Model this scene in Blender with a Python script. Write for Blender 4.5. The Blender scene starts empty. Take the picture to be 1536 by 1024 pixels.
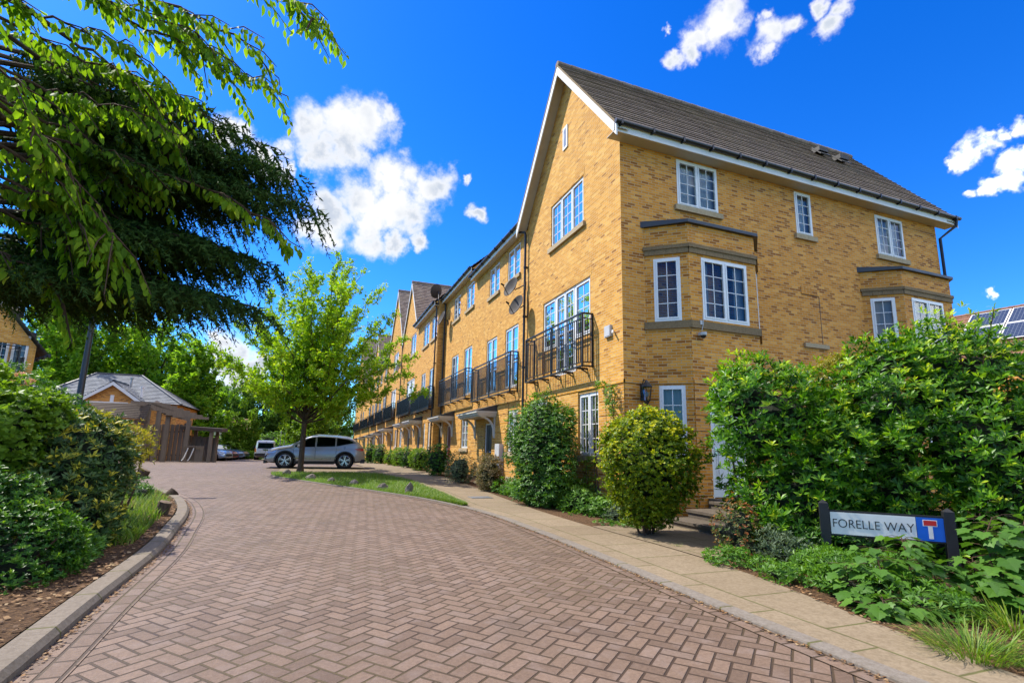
import bpy, math, random
import numpy as np
from mathutils import Vector, Matrix
random.seed(7)
rng = np.random.default_rng(11)
SC = bpy.context.scene
COL = SC.collection
rad = math.radians

# ------------------------------------------------------------------ camera model
H = 1.4
FPX, CYP = 757.58, 539.36
PITCH, ROLL, HEAD = .175837, .0214968, .3626157
def _basis():
    cp, sp = math.cos(PITCH), math.sin(PITCH)
    F = np.array([0, cp, sp]); R = np.array([1., 0, 0]); U = np.array([0, -sp, cp])
    c, s = math.cos(ROLL), math.sin(ROLL)
    R, U = c*R+s*U, -s*R+c*U
    a = HEAD
    M = np.array([[math.cos(a), math.sin(a), 0], [-math.sin(a), math.cos(a), 0], [0, 0, 1]])
    return M@F, M@R, M@U
CF, CR, CU = _basis()
CO = np.array([0, 0, H])
def ray(px, py): return CF*FPX+CR*(px-768)-CU*(py-CYP)
def at(px, py, dep):
    d = ray(px, py); return CO+d*(dep/FPX)
def on_z(px, py, z=0.):
    d = ray(px, py); return CO+d*((z-H)/d[2])
def on_x(px, py, x):
    d = ray(px, py); return CO+d*(x/d[0])
def on_y(px, py, y):
    d = ray(px, py); return CO+d*(y/d[1])
_GY = [-60, 9, 24, 28, 36, 50, 70, 500]; _GZ = [0, 0, .30, .33, .22, -.10, -.3, -.3]
def gh(y): return float(np.interp(y, _GY, _GZ))
def gpt(px, py):
    z = 0
    for i in range(30):
        p = on_z(px, py, z); z = .5*z+.5*gh(p[1])
    return p
# direction to the sun
SUN = np.array([-.70, .63, 1.18]); SUN = SUN/np.linalg.norm(SUN)

# ------------------------------------------------------------------ node helper
class G:
    """small wrapper round a material node tree"""
    def __init__(s, name, nt=None):
        if nt is None:
            s.mat = bpy.data.materials.new(name); s.mat.use_nodes = True
            s.nt = s.mat.node_tree
        else: s.nt = nt
        s.nt.nodes.clear(); s.c = {}
    def put(s, sock, v):
        if isinstance(v, bpy.types.NodeSocket): s.nt.links.new(v, sock)
        else:
            if sock.type == 'RGBA' and hasattr(v, '__len__') and len(v) == 3: v = (*v, 1)
            sock.default_value = v
    def n(s, typ, i=None, o=0, **kw):
        nd = s.nt.nodes.new('ShaderNode'+typ)
        for k, v in kw.items(): setattr(nd, k, v)
        for k, v in (i or {}).items(): s.put(nd.inputs[k], v)
        return nd.outputs[o]
    def m(s, op, a, b=0., c=0., clamp=False):
        nd = s.nt.nodes.new('ShaderNodeMath'); nd.operation = op; nd.use_clamp = clamp
        for k, v in enumerate((a, b, c)):
            if k < len(nd.inputs): s.put(nd.inputs[k], v)
        return nd.outputs[0]
    def v(s, op, a, b=(0, 0, 0), o=0, sc=None):
        nd = s.nt.nodes.new('ShaderNodeVectorMath'); nd.operation = op
        s.put(nd.inputs[0], a)
        if len(nd.inputs) > 1 and op not in ('NORMALIZE', 'LENGTH'): s.put(nd.inputs[1], b)
        if sc is not None: s.put(nd.inputs['Scale'], sc)
        return nd.outputs[o]
    def pos(s):
        if 'p' not in s.c: s.c['p'] = s.n('NewGeometry', o='Position')
        return s.c['p']
    def uv(s):
        if 'u' not in s.c: s.c['u'] = s.n('TexCoord', o='UV')
        return s.c['u']
    def xyz(s, vec):
        nd = s.nt.nodes.new('ShaderNodeSeparateXYZ'); s.put(nd.inputs[0], vec); return nd.outputs
    def vec(s, x, y, z=0.): return s.n('CombineXYZ', {0: x, 1: y, 2: z})
    def noise(s, vec, scale, detail=3., rough=.5, o=0, dist=0.):
        return s.n('TexNoise', {'Vector': vec, 'Scale': scale, 'Detail': detail, 'Roughness': rough, 'Distortion': dist}, o=o)
    def ramp(s, fac, stops, interp='LINEAR'):
        nd = s.nt.nodes.new('ShaderNodeValToRGB'); r = nd.color_ramp; r.interpolation = interp
        while len(r.elements) < len(stops): r.elements.new(.5)
        for e, (p, c) in zip(r.elements, stops):
            e.position = p; e.color = (*c, 1) if hasattr(c, '__len__') else (c, c, c, 1)
        s.put(nd.inputs[0], fac); return nd.outputs[0]
    def mix(s, f, a, b, blend='MIX'):
        nd = s.nt.nodes.new('ShaderNodeMix'); nd.data_type = 'RGBA'; nd.blend_type = blend
        s.put(nd.inputs[0], f); s.put(nd.inputs[6], a); s.put(nd.inputs[7], b); return nd.outputs[2]
    def mr(s, v, a, b, c=0., d=1., smooth=False):
        nd = s.nt.nodes.new('ShaderNodeMapRange'); nd.clamp = True
        if smooth: nd.interpolation_type = 'SMOOTHSTEP'
        for k, q in enumerate((v, a, b, c, d)): s.put(nd.inputs[k], q)
        return nd.outputs[0]
    def bump(s, h, strength=.3, dist=.01):
        return s.n('Bump', {'Height': h, 'Strength': strength, 'Distance': dist})
    def pbr(s, color, rough=.6, normal=None, metal=0., spec=.5, **kw):
        i = {'Base Color': color, 'Roughness': rough, 'Metallic': metal, 'Specular IOR Level': spec}
        if normal is not None: i['Normal'] = normal
        i.update(kw)
        return s.n('BsdfPrincipled', i)
    def out(s, shader):
        o = s.nt.nodes.new('ShaderNodeOutputMaterial'); s.nt.links.new(shader, o.inputs[0]); return s.mat

def plain(name, col, rough=.5, metal=0., spec=.5, var=.08, scale=6., bump=0., coat=0.):
    """a real-world surface: base colour with slight mottling and roughness wear"""
    g = G(name); nz = g.noise(g.pos(), scale, 4.)
    c = g.mix(nz, tuple(x*(1-var*1.6) for x in col), tuple(min(1, x*(1+var)) for x in col))
    kw = {}
    if coat: kw = {'Coat Weight': coat, 'Coat Roughness': .04}
    nrm = g.bump(g.noise(g.pos(), scale*9, 4.), bump, .01) if bump else None
    return g.out(g.pbr(c, g.mr(nz, .3, .7, rough*.88, min(1, rough*1.12)), nrm, metal, spec, **kw))

# ------------------------------------------------------------------ mesh builder
class MB:
    def __init__(s): s.v = []; s.f = []; s.mi = []; s.uvs = {}; s.m = 0
    def face(s, pts, uv=None):
        b = len(s.v); s.v += [tuple(map(float, p)) for p in pts]
        if uv is not None: s.uvs[len(s.f)] = uv
        s.f.append(tuple(range(b, b+len(pts)))); s.mi.append(s.m)
    def quad(s, a, b, c, d, uv=None): s.face((a, b, c, d), uv)
    def hexa(s, p):          # 8 points: bottom ring 0-3, top ring 4-7
        for q in ((3, 2, 1, 0), (4, 5, 6, 7), (0, 1, 5, 4), (1, 2, 6, 5), (2, 3, 7, 6), (3, 0, 4, 7)):
            s.face([p[k] for k in q])
    def box(s, x0, y0, z0, x1, y1, z1):
        s.hexa([(x0, y0, z0), (x1, y0, z0), (x1, y1, z0), (x0, y1, z0), (x0, y0, z1), (x1, y0, z1), (x1, y1, z1), (x0, y1, z1)])
    def bar(s, a, b, w, h, up=(0, 0, 1)):
        """rectangular bar from a to b, w across, h along 'up'"""
        a = np.array(a, float); b = np.array(b, float); d = b-a; d = d/np.linalg.norm(d)
        u = np.array(up, float); x = np.cross(d, u); x = x/np.linalg.norm(x); u = np.cross(x, d)
        x = x*w/2; u = u*h/2
        s.hexa([a-x-u, a+x-u, b+x-u, b-x-u, a-x+u, a+x+u, b+x+u, b-x+u])
    def tube(s, pts, r, n=8, cap=True):
        pts = [np.array(p, float) for p in pts]
        if not hasattr(r, '__len__'): r = [r]*len(pts)
        base = len(s.v); prev = None
        for i, p in enumerate(pts):
            d = pts[min(i+1, len(pts)-1)]-pts[max(i-1, 0)]; L = np.linalg.norm(d); d = d/L if L > 0 else np.array([0, 0, 1.])
            if prev is None:
                a = np.array([1., 0, 0]) if abs(d[0]) < .8 else np.array([0, 1., 0])
            else: a = prev
            x = a-d*(a@d); x = x/np.linalg.norm(x); y = np.cross(d, x); prev = x
            for k in range(n):
                t = 2*math.pi*k/n; s.v.append(tuple(p+r[i]*(math.cos(t)*x+math.sin(t)*y)))
        for i in range(len(pts)-1):
            for k in range(n):
                k2 = (k+1) % n
                s.f.append((base+i*n+k, base+i*n+k2, base+(i+1)*n+k2, base+(i+1)*n+k)); s.mi.append(s.m)
        if cap:
            s.f.append(tuple(base+k for k in range(n))[::-1]); s.mi.append(s.m)
            s.f.append(tuple(base+(len(pts)-1)*n+k for k in range(n))); s.mi.append(s.m)
    def lathe(s, prof, c, n=16, axis=(0, 0, 1)):
        """prof: list of (radius, height along axis)"""
        ax = np.array(axis, float); ax = ax/np.linalg.norm(ax)
        a = np.array([1., 0, 0]) if abs(ax[0]) < .8 else np.array([0, 1., 0])
        x = a-ax*(a@ax); x = x/np.linalg.norm(x); y = np.cross(ax, x); c = np.array(c, float); base = len(s.v)
        for r, h in prof:
            for k in range(n):
                t = 2*math.pi*k/n; s.v.append(tuple(c+ax*h+r*(math.cos(t)*x+math.sin(t)*y)))
        for i in range(len(prof)-1):
            for k in range(n):
                k2 = (k+1) % n
                s.f.append((base+i*n+k, base+i*n+k2, base+(i+1)*n+k2, base+(i+1)*n+k)); s.mi.append(s.m)
    def build(s, name, mats, parent=None, smooth=None, kind=None):
        me = bpy.data.meshes.new(name); me.from_pydata(s.v, [], s.f)
        if not isinstance(mats, (list, tuple)): mats = [mats]
        for m in mats: me.materials.append(m)
        if len(mats) > 1: me.polygons.foreach_set('material_index', s.mi)
        uv = me.uv_layers.new(name='UVMap')
        V = np.array(s.v, float); data = np.zeros((len(me.loops), 2), np.float32); li = 0
        for fi, f in enumerate(s.f):
            P = V[list(f)]
            if fi in s.uvs: data[li:li+len(f)] = s.uvs[fi]
            else:
                nrm = np.cross(P[1]-P[0], P[2]-P[0]) if len(f) > 2 else np.array([0, 0, 1.])
                if len(f) > 3: nrm = nrm+np.cross(P[2]-P[0], P[3]-P[0])
                L = np.linalg.norm(nrm); nrm = nrm/L if L > 1e-12 else np.array([0, 0, 1.])
                t = np.array([-nrm[1], nrm[0], 0]); L = np.linalg.norm(t)
                if L < .05: data[li:li+len(f)] = P[:, :2]
                else:
                    t = t/L; b = np.cross(nrm, t); data[li:li+len(f), 0] = P@t; data[li:li+len(f), 1] = P@b
            li += len(f)
        uv.data.foreach_set('uv', data.ravel())
        if smooth is not None:
            me.polygons.foreach_set('use_smooth', [True]*len(me.polygons)); me.set_sharp_from_angle(angle=smooth)
        me.update()
        return link(name, me, parent, kind)
def link(name, me, parent=None, kind=None):
    o = bpy.data.objects.new(name, me); COL.objects.link(o)
    if parent is not None: attach(o, parent)
    if kind: o['kind'] = kind
    return o
def wm(o):
    m = o.matrix_basis.copy()
    if o.parent: m = wm(o.parent) @ o.matrix_parent_inverse @ m
    return m
def attach(o, parent):
    o.parent = parent; o.matrix_parent_inverse = wm(parent).inverted()
def thing(name, label, cat, loc=(0, 0, 0), group=None, rz=0.):
    o = bpy.data.objects.new(name, None); COL.objects.link(o); o.empty_display_size = .1
    o.location = [float(c) for c in loc]; o.rotation_euler = (0, 0, rz)
    return tag(o, label, cat, group)
def tag(o, label, cat, group=None):
    o['label'] = label; o['category'] = cat
    if group: o['group'] = group
    return o
def copy_tree(o, parent=None):
    c = o.copy(); COL.objects.link(c)
    if parent is not None: c.parent = parent
    for ch in list(o.children): copy_tree(ch, c)
    return c

# ------------------------------------------------------------------ leaves
def _tpl(kind):
    if kind == 'oval':
        w = .215; h = .06
        V = [(0, 0, 0), (0, .5, 0), (0, 1, -.12), (-w, .34, h), (-w*.72, .7, h*.6), (w, .34, h), (w*.72, .7, h*.6)]
        F = [(0, 5, 6, 1), (1, 6, 2), (0, 1, 4, 3), (1, 2, 4)]
    elif kind == 'slim':
        w = .145; h = .05
        V = [(0, 0, 0), (0, .55, .02), (0, 1, -.1), (-w, .6, h), (w, .6, h)]
        F = [(0, 4, 1), (1, 4, 2), (0, 1, 3), (1, 2, 3)]
    elif kind == 'diamond':
        V = [(0, 0, 0), (.3, .5, .08), (0, 1, -.05), (-.3, .5, .08)]; F = [(0, 1, 2), (0, 2, 3)]
    elif kind == 'needle':
        V = [(-.035, 0, 0), (.035, 0, 0), (0, 1, 0)]; F = [(0, 1, 2)]
    elif kind == 'blade':
        V = [(-.03, 0, 0), (.03, 0, 0), (.022, .55, .06), (-.022, .55, .06), (0, 1, .22)]; F = [(0, 1, 2, 3), (3, 2, 4)]
    elif kind == 'thin':
        V = [(-.010, 0, 0), (.010, 0, 0), (.011, .4, .03), (-.011, .4, .03), (.008, .75, .16), (-.008, .75, .16), (0, .95, .40)]; F = [(0, 1, 2, 3), (3, 2, 4, 5), (5, 4, 6)]
    elif kind == 'lobed':
        h_ = [(.16, -.09), (.34, -.04), (.49, .08), (.40, .17), (.46, .26), (.60, .40), (.64, .55), (.48, .53), (.36, .57), (.33, .72), (.20, .76), (.10, .90)]; P = [(0, 0)]+h_+[(0, 1.02)]+[(-x, y) for x, y in h_[::-1]]
        V = [(x, y, .10*abs(x)-.10*y*y) for x, y in P]+[(0, .38, 0)]; c = len(P)
        F = [(c, k, (k+1) % c) for k in range(c)]
    elif kind == 'flake':
        V = [(-.4, 0, 0), (.35, .05, .12), (.4, .8, 0), (-.3, 1, .1)]; F = [(0, 1, 2), (0, 2, 3)]
    return np.array(V, float), F
def nrm(a): return a/np.maximum(np.linalg.norm(a, axis=-1, keepdims=True), 1e-9)
def leaf_mesh(name, pos, dirs, nor, size, tpl, mat, tint=None, parent=None, kind=None, smooth=True):
    V, F = _tpl(tpl); N = len(pos); nv = len(V)
    y = nrm(np.asarray(dirs, float)); z = np.asarray(nor, float); z = z-y*(z*y).sum(1, keepdims=True); z = nrm(z+1e-6); x = np.cross(y, z)
    size = np.broadcast_to(np.asarray(size, float), (N,))
    P = np.asarray(pos, float)[:, None, :]+size[:, None, None]*(V[None, :, 0:1]*x[:, None]+V[None, :, 1:2]*y[:, None]+V[None, :, 2:3]*z[:, None])
    fl = [k for f in F for k in f]; ls = [len(f) for f in F]
    loops = (np.array(fl)[None]+(np.arange(N)*nv)[:, None]).ravel().astype(np.int32)
    tot = np.tile(np.array(ls, np.int32), N); start = np.concatenate([[0], np.cumsum(tot)[:-1]]).astype(np.int32)
    me = bpy.data.meshes.new(name); me.vertices.add(N*nv); me.vertices.foreach_set('co', P.astype(np.float32).ravel())
    me.loops.add(len(loops)); me.loops.foreach_set('vertex_index', loops)
    me.polygons.add(len(tot)); me.polygons.foreach_set('loop_start', start)
    me.polygons.foreach_set('use_smooth', np.full(len(tot), smooth))
    me.materials.append(mat)
    me.update(calc_edges=True)
    if tint is None: tint = rng.random(N)
    a = me.attributes.new('tint', 'FLOAT', 'FACE'); a.data.foreach_set('value', np.repeat(np.asarray(tint, np.float32), len(F)))
    return link(name, me, parent, kind)
def leafmat(name, stops, rough=.45, trans=.35, spec=.4):
    """stops: colours from old leaf to new growth, picked per leaf by the 'tint' attribute"""
    g = G(name); t = g.n('Attribute', o='Fac', attribute_name='tint')
    k = len(stops); col = g.ramp(t, [(i/(k-1), c) for i, c in enumerate(stops)])
    nz = g.noise(g.pos(), 1.3, 2.); col = g.mix(g.mr(nz, .3, .7, 0, .35), col, g.mix(1., col, (.72, .85, .6), 'MULTIPLY'))
    p = g.pbr(col, rough, spec=spec); tr = g.n('BsdfTranslucent', {'Color': g.mix(1., col, (1.25, 1.2, .5), 'MULTIPLY')})
    return g.out(g.n('MixShader', {0: trans, 1: p, 2: tr}))
# ------------------------------------------------------------------ materials
def brickmat(name, dark=.22, seed=0., hue=(1., 1., 1.)):
    g = G(name); u = g.uv(); u = g.v('ADD', u, (seed, seed*1.7, 0))
    wob = g.v('SCALE', g.v('SUBTRACT', g.noise(u, 2.2, 2., o=1), (.5, .5, .5)), sc=.012)
    uu = g.v('ADD', u, wob)
    nd = g.nt.nodes.new('ShaderNodeTexBrick'); nd.offset = .5
    for k, v in {'Vector': uu, 'Color1': (0, 0, 0, 1), 'Color2': (1, 1, 1, 1), 'Mortar': (.5, .5, .5, 1), 'Scale': 1., 'Mortar Size': .0075,
                 'Mortar Smooth': .2, 'Bias': 0., 'Brick Width': .205, 'Row Height': .0655}.items(): g.put(nd.inputs[k], v)
    r = nd.outputs[0]; mort = nd.outputs[1]
    col = g.ramp(r, [(0, (.29, .125, .022)), (dark*.6, (.36, .165, .03)), (dark, (.52, .262, .042)), (.5, (.61, .318, .054)), (.7, (.66, .36, .07)), (.88, (.70, .41, .10)), (1, (.73, .46, .14))])
    col = g.mix(1., col, hue, 'MULTIPLY')
    big = g.noise(u, .35, 3.); col = g.mix(g.mr(big, .35, .65, 0, .28), col, g.mix(1., col, (.78, .72, .66), 'MULTIPLY'))
    fine = g.noise(u, 45., 3., .65); col = g.mix(g.mr(fine, .3, .75, 0, .35), col, g.mix(1., col, (.66, .6, .5), 'MULTIPLY'))
    streak = g.noise(g.v('MULTIPLY', u, (3., .25, 1)), 2., 3.); col = g.mix(g.mr(streak, .58, .8, 0, .3), col, (.30, .22, .13))
    col = g.mix(mort, col, g.mix(fine, (.46, .32, .17), (.58, .42, .24)))
    pz = g.xyz(g.pos()); damp = g.m('MULTIPLY', g.mr(g.m('ADD', pz[2], g.m('MULTIPLY', g.noise(u, 3., 3.), .6)), .25, .95, 1, 0), .5); col = g.mix(damp, col, g.mix(1., col, (.52, .50, .42), 'MULTIPLY'))   # splash-back dirt at the foot of the wall
    h = g.m('SUBTRACT', g.m('MULTIPLY', fine, .35), mort)
    return g.out(g.pbr(col, g.mr(fine, 0, 1, .75, .95), g.bump(h, .6, .008), spec=.2))
def tilemat(name, c1, c2, lichen=(.30, .25, .17), w=.26, row=.225):
    g = G(name); u = g.uv()
    nd = g.nt.nodes.new('ShaderNodeTexBrick'); nd.offset = .5
    for k, v in {'Vector': u, 'Color1': (0, 0, 0, 1), 'Color2': (1, 1, 1, 1), 'Mortar': (0, 0, 0, 1), 'Scale': 1., 'Mortar Size': .004, 'Mortar Smooth': .1,
                 'Bias': 0., 'Brick Width': w, 'Row Height': row}.items(): g.put(nd.inputs[k], v)
    col = g.mix(nd.outputs[0], c1, c2); n1 = g.noise(u, .8, 4.); n2 = g.noise(u, 14., 4., .7)
    col = g.mix(g.mr(n1, .45, .7, 0, .5), col, lichen); col = g.mix(g.mr(n2, .5, .75, 0, .45), col, g.mix(1., col, (.5, .5, .5), 'MULTIPLY'))
    col = g.mix(g.m('MULTIPLY', nd.outputs[1], .8), col, (.02, .017, .015))
    return g.out(g.pbr(col, .85, g.bump(g.m('SUBTRACT', g.m('MULTIPLY', n2, .5), nd.outputs[1]), .5, .01), spec=.25))
def herringbone(name, W, ang):
    g = G(name); p = g.xyz(g.pos()); c, s = math.cos(ang)/W, math.sin(ang)/W
    # slight settling of the paviours
    wn = g.noise(g.pos(), .9, 2., o=1); wx = g.xyz(g.v('SUBTRACT', wn, (.5, .5, .5)))
    x = g.m('ADD', g.m('MULTIPLY_ADD', p[0], c, g.m('MULTIPLY', p[1], s)), g.m('MULTIPLY_ADD', wx[0], .35, 400.))
    y = g.m('ADD', g.m('MULTIPLY_ADD', p[0], -s, g.m('MULTIPLY', p[1], c)), g.m('MULTIPLY_ADD', wx[1], .35, 400.))
    i = g.m('FLOOR', x); j = g.m('FLOOR', y); u = g.m('SUBTRACT', x, i); v = g.m('SUBTRACT', y, j)
    k = g.m('FLOORED_MODULO', g.m('SUBTRACT', i, j), 4.)
    def is_(q): return g.m('COMPARE', k, float(q), .2)
    k0, k1, k2, k3 = is_(0), is_(1), is_(2), is_(3)
    big = 10.
    dl = g.m('MULTIPLY_ADD', k1, big, u)                      # left edge absent for k1
    dr = g.m('MULTIPLY_ADD', k0, big, g.m('SUBTRACT', 1., u)) # right edge absent for k0
    db = g.m('MULTIPLY_ADD', k2, big, v)
    dt = g.m('MULTIPLY_ADD', k3, big, g.m('SUBTRACT', 1., v))
    d = g.m('MINIMUM', g.m('MINIMUM', dl, dr), g.m('MINIMUM', db, dt))
    bi = g.m('SUBTRACT', i, k1); bj = g.m('SUBTRACT', j, k2)
    rnd = g.n('TexWhiteNoise', {'Vector': g.vec(bi, bj, g.m('ADD', k2, k3))}, noise_dimensions='3D')
    fine = g.noise(g.pos(), 70., 3., .7); mid = g.noise(g.pos(), 5., 4.); big_ = g.noise(g.pos(), .45, 3.)
    return g, d, rnd, fine, mid, big_
def finish_paving(g, d, rnd, fine, mid, big_, jw=.10):
    col = g.ramp(rnd, [(0, (.128, .080, .052)), (.4, (.165, .106, .070)), (.75, (.195, .127, .086)), (1, (.182, .124, .090))])
    agg = g.noise(g.pos(), 34., 4., .75); col = g.mix(g.mr(agg, .40, .62, 0, .6), col, g.mix(1., col, (.56, .53, .52), 'MULTIPLY')); col = g.mix(g.mr(agg, .6, .7, .0, .3), col, g.mix(1., col, (1.5, 1.45, 1.4), 'MULTIPLY'))
    speck = g.mr(g.noise(g.pos(), 190., 2., .6), .64, .74, 0, .5); col = g.mix(speck, col, (.42, .37, .32)); st_ = g.noise(g.pos(), .8, 4., .55, dist=.6); col = g.mix(g.mr(st_, .6, .74, 0, .45), col, (.06, .045, .035))
    col = g.mix(g.mr(mid, .52, .72, 0, .4), col, (.22, .165, .14))
    col = g.mix(g.mr(big_, .42, .62, 0, .55), col, g.mix(1., col, (.74, .72, .72), 'MULTIPLY'))
    j = g.mr(g.m('ADD', d, g.m('MULTIPLY', g.m('SUBTRACT', mid, .5), .05)), jw*.45, jw, 1, 0, True)
    moss = g.mix(g.mr(big_, .4, .6), (.036, .02, .010), (.06, .042, .014)); moss = g.mix(fine, moss, g.mix(1., moss, (1.6, 1.5, 1.4), 'MULTIPLY'))
    col = g.mix(j, col, moss)
    hgt = g.m('SUBTRACT', g.m('ADD', g.m('MULTIPLY', fine, .25), g.m('MULTIPLY', rnd, .25)), g.m('MULTIPLY', j, 1.1))
    return g.out(g.pbr(col, g.mr(fine, .2, .8, .6, .8), g.bump(hgt, .8, .012), spec=.4))
MAT = {}
MAT['brick'] = brickmat('yellow_brick_shade_tint', .19, 0., (1.16, .90, .62))  # redder tint offsets the blue skylight on the shaded camera-side wall
MAT['brick_sun_tint'] = brickmat('yellow_brick_sun_tint', .05, 13.3, (1.06, .98, .80))  # same house brick, with a paler tint for the sunlit street front
MAT['roof'] = tilemat('brown_plain_tile', (.165, .118, .095), (.275, .208, .17), (.30, .23, .155))
MAT['slate'] = tilemat('grey_slate', (.15, .16, .175), (.24, .25, .265), (.20, .20, .20), .3, .25)
MAT['clay'] = tilemat('red_brown_tile', (.20, .095, .06), (.28, .14, .085), (.20, .14, .09), .25, .2)
MAT['road'] = finish_paving(*herringbone('herringbone_paviours', .119, rad(40)))
def edging():
    g = G('edging_paviours'); u = g.xyz(g.uv())
    a = g.m('DIVIDE', u[0], .135); b = g.m('DIVIDE', u[1], .26); i = g.m('FLOOR', a); b = g.m('MULTIPLY_ADD', i, .37, b); jx = g.m('FLOOR', b)
    fu = g.m('SUBTRACT', a, i); fv = g.m('SUBTRACT', b, jx)
    d = g.m('MINIMUM', g.m('MINIMUM', fu, g.m('SUBTRACT', 1., fu)), g.m('MULTIPLY', 2., g.m('MINIMUM', fv, g.m('SUBTRACT', 1., fv))))
    rnd = g.n('TexWhiteNoise', {'Vector': g.vec(i, jx, 3.)}, noise_dimensions='3D')
    return finish_paving(g, d, rnd, g.noise(g.pos(), 70., 3., .7), g.noise(g.pos(), 5., 4.), g.noise(g.pos(), .45, 3.))
MAT['edging'] = edging()
def concrete(name, c1, c2, joints=None):
    g = G(name); u = g.xyz(g.uv()); n1 = g.noise(g.pos(), 2.2, 5., .6); n2 = g.noise(g.pos(), 60., 3., .7)
    col = g.mix(n1, c1, c2); col = g.mix(g.mr(n2, .45, .75, 0, .4), col, g.mix(1., col, (.62, .6, .56), 'MULTIPLY'))
    agg = g.noise(g.pos(), 24., 4., .75); col = g.mix(g.mr(agg, .42, .62, 0, .55), col, g.mix(1., col, (.58, .54, .48), 'MULTIPLY')); col = g.mix(g.mr(g.noise(g.pos(), 120., 2.), .62, .72, 0, .5), col, g.mix(1., col, (1.5, 1.45, 1.35), 'MULTIPLY'))
    col = g.mix(g.mr(g.noise(g.pos(), 9., 4.), .6, .72, 0, .35), col, (.13, .11, .075))
    h = g.m('MULTIPLY', n2, .4); j = None
    if joints == 'kerb':
        fv = g.m('FRACT', g.m('DIVIDE', u[1], .9)); j = g.mr(g.m('MINIMUM', fv, g.m('SUBTRACT', 1., fv)), .006, .02, 1, 0)
    if joints == 'slab':
        side = g.m('LESS_THAN', u[0], .30)
        fv = g.m('FRACT', g.m('ADD', g.m('DIVIDE', u[1], .92), g.m('MULTIPLY', side, .45))); iv = g.m('FLOOR', g.m('ADD', g.m('DIVIDE', u[1], .92), g.m('MULTIPLY', side, .45)))
        dv = g.m('MULTIPLY', g.m('MINIMUM', fv, g.m('SUBTRACT', 1., fv)), .92); du = g.m('ABSOLUTE', g.m('SUBTRACT', u[0], .30))
        dd = g.m('ADD', g.m('MINIMUM', dv, du), g.m('MULTIPLY', g.m('SUBTRACT', g.noise(g.pos(), 7., 3.), .5), .012))
        j = g.mr(dd, .005, .016, 1, 0)
        r = g.n('TexWhiteNoise', {'Vector': g.vec(iv, side, 1.)}, noise_dimensions='3D')
        col = g.mix(g.m('MULTIPLY', r, .35), col, g.mix(1., col, (.72, .70, .66), 'MULTIPLY'))
    if joints == 'path':
        nd = g.nt.nodes.new('ShaderNodeTexBrick'); nd.offset = .37
        for k, v in {'Vector': g.uv(), 'Color1': (0, 0, 0, 1), 'Color2': (1, 1, 1, 1), 'Scale': 1., 'Mortar Size': .009, 'Brick Width': .85, 'Row Height': .62}.items(): g.put(nd.inputs[k], v)
        j = nd.outputs[1]; col = g.mix(g.m('MULTIPLY', nd.outputs[0], .4), col, g.mix(1., col, (.75, .72, .68), 'MULTIPLY'))
    if j is not None:
        col = g.mix(j, col, g.mix(n1, (.07, .05, .025), (.11, .12, .03))); h = g.m('SUBTRACT', h, j)
    return g.out(g.pbr(col, .85, g.bump(h, .5, .008), spec=.25))
MAT['kerb'] = concrete('kerb_concrete', (.15, .122, .095), (.23, .19, .148), 'kerb')
MAT['kerb_pale'] = concrete('pale_kerb_concrete', (.165, .14, .115), (.235, .20, .165), 'kerb')
MAT['slab'] = concrete('paving_slabs', (.21, .158, .10), (.29, .225, .148), 'slab')
MAT['path'] = concrete('path_slabs', (.205, .155, .098), (.265, .205, .138), 'path')
MAT['step'] = concrete('step_concrete', (.075, .06, .045), (.15, .12, .09))
MAT['stone'] = concrete('cast_stone', (.40, .31, .19), (.52, .41, .26))
MAT['stone_dark'] = concrete('weathered_stone', (.17, .12, .07), (.33, .23, .12))
MAT['rock'] = concrete('rock', (.10, .085, .07), (.24, .21, .18))
def soil():
    g = G('bark_mulch_soil'); n1 = g.noise(g.pos(), 26., 5., .7); n2 = g.noise(g.pos(), 1.5, 3.)
    col = g.ramp(n1, [(.3, (.035, .02, .012)), (.5, (.095, .052, .026)), (.66, (.20, .115, .055)), (.8, (.32, .21, .12))])
    col = g.mix(g.mr(n2, .4, .7, 0, .4), col, (.06, .04, .022))
    return g.out(g.pbr(col, .95, g.bump(n1, 1., .03), spec=.15))
MAT['soil'] = soil()
def turf():
    g = G('turf'); n1 = g.noise(g.pos(), 30., 4., .7); n2 = g.noise(g.pos(), .9, 4.)
    col = g.ramp(n1, [(.3, (.05, .10, .012)), (.55, (.10, .19, .02)), (.75, (.16, .25, .035))]); col = g.mix(g.mr(n2, .5, .7, 0, .5), col, (.15, .17, .04))
    return g.out(g.pbr(col, .9, g.bump(n1, .8, .03), spec=.2))
MAT['turf'] = turf()
MAT['ground'] = plain('ground_earth', (.10, .12, .05), .95, var=.3, scale=.3)
MAT['pvc'] = plain('white_frame', (.80, .80, .79), .35, var=.05)
MAT['paintwhite'] = plain('white_board', (.78, .77, .74), .5, var=.09, scale=2.5)
MAT['gray_white'] = plain('canopy_white', (.62, .59, .53), .55, var=.12, scale=3.)
MAT['soffit'] = plain('soffit_board', (.50, .44, .36), .6, var=.1)
MAT['black'] = plain('black_metal', (.017, .017, .019), .38, .0, var=.2, scale=14.)
MAT['gutter'] = plain('black_gutter', (.014, .015, .018), .35, var=.3, scale=4.)
MAT['lead'] = plain('lead_sheet', (.045, .05, .06), .45, var=.25, scale=5.)
MAT['deckdark'] = plain('balcony_screen', (.03, .034, .042), .6, var=.2)
MAT['postwood'] = plain('black_painted_post', (.014, .014, .016), .5, var=.3, scale=9., bump=.15)
MAT['grey_metal'] = plain('grey_metal', (.30, .31, .32), .4, .6, var=.1)
MAT['dish'] = plain('dish_grey', (.055, .046, .04), .85, var=.15, scale=5.)
MAT['door'] = plain('white_door', (.74, .76, .78), .35, var=.05)
MAT['door_red'] = plain('dark_red_door', (.16, .03, .02), .4)
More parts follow.
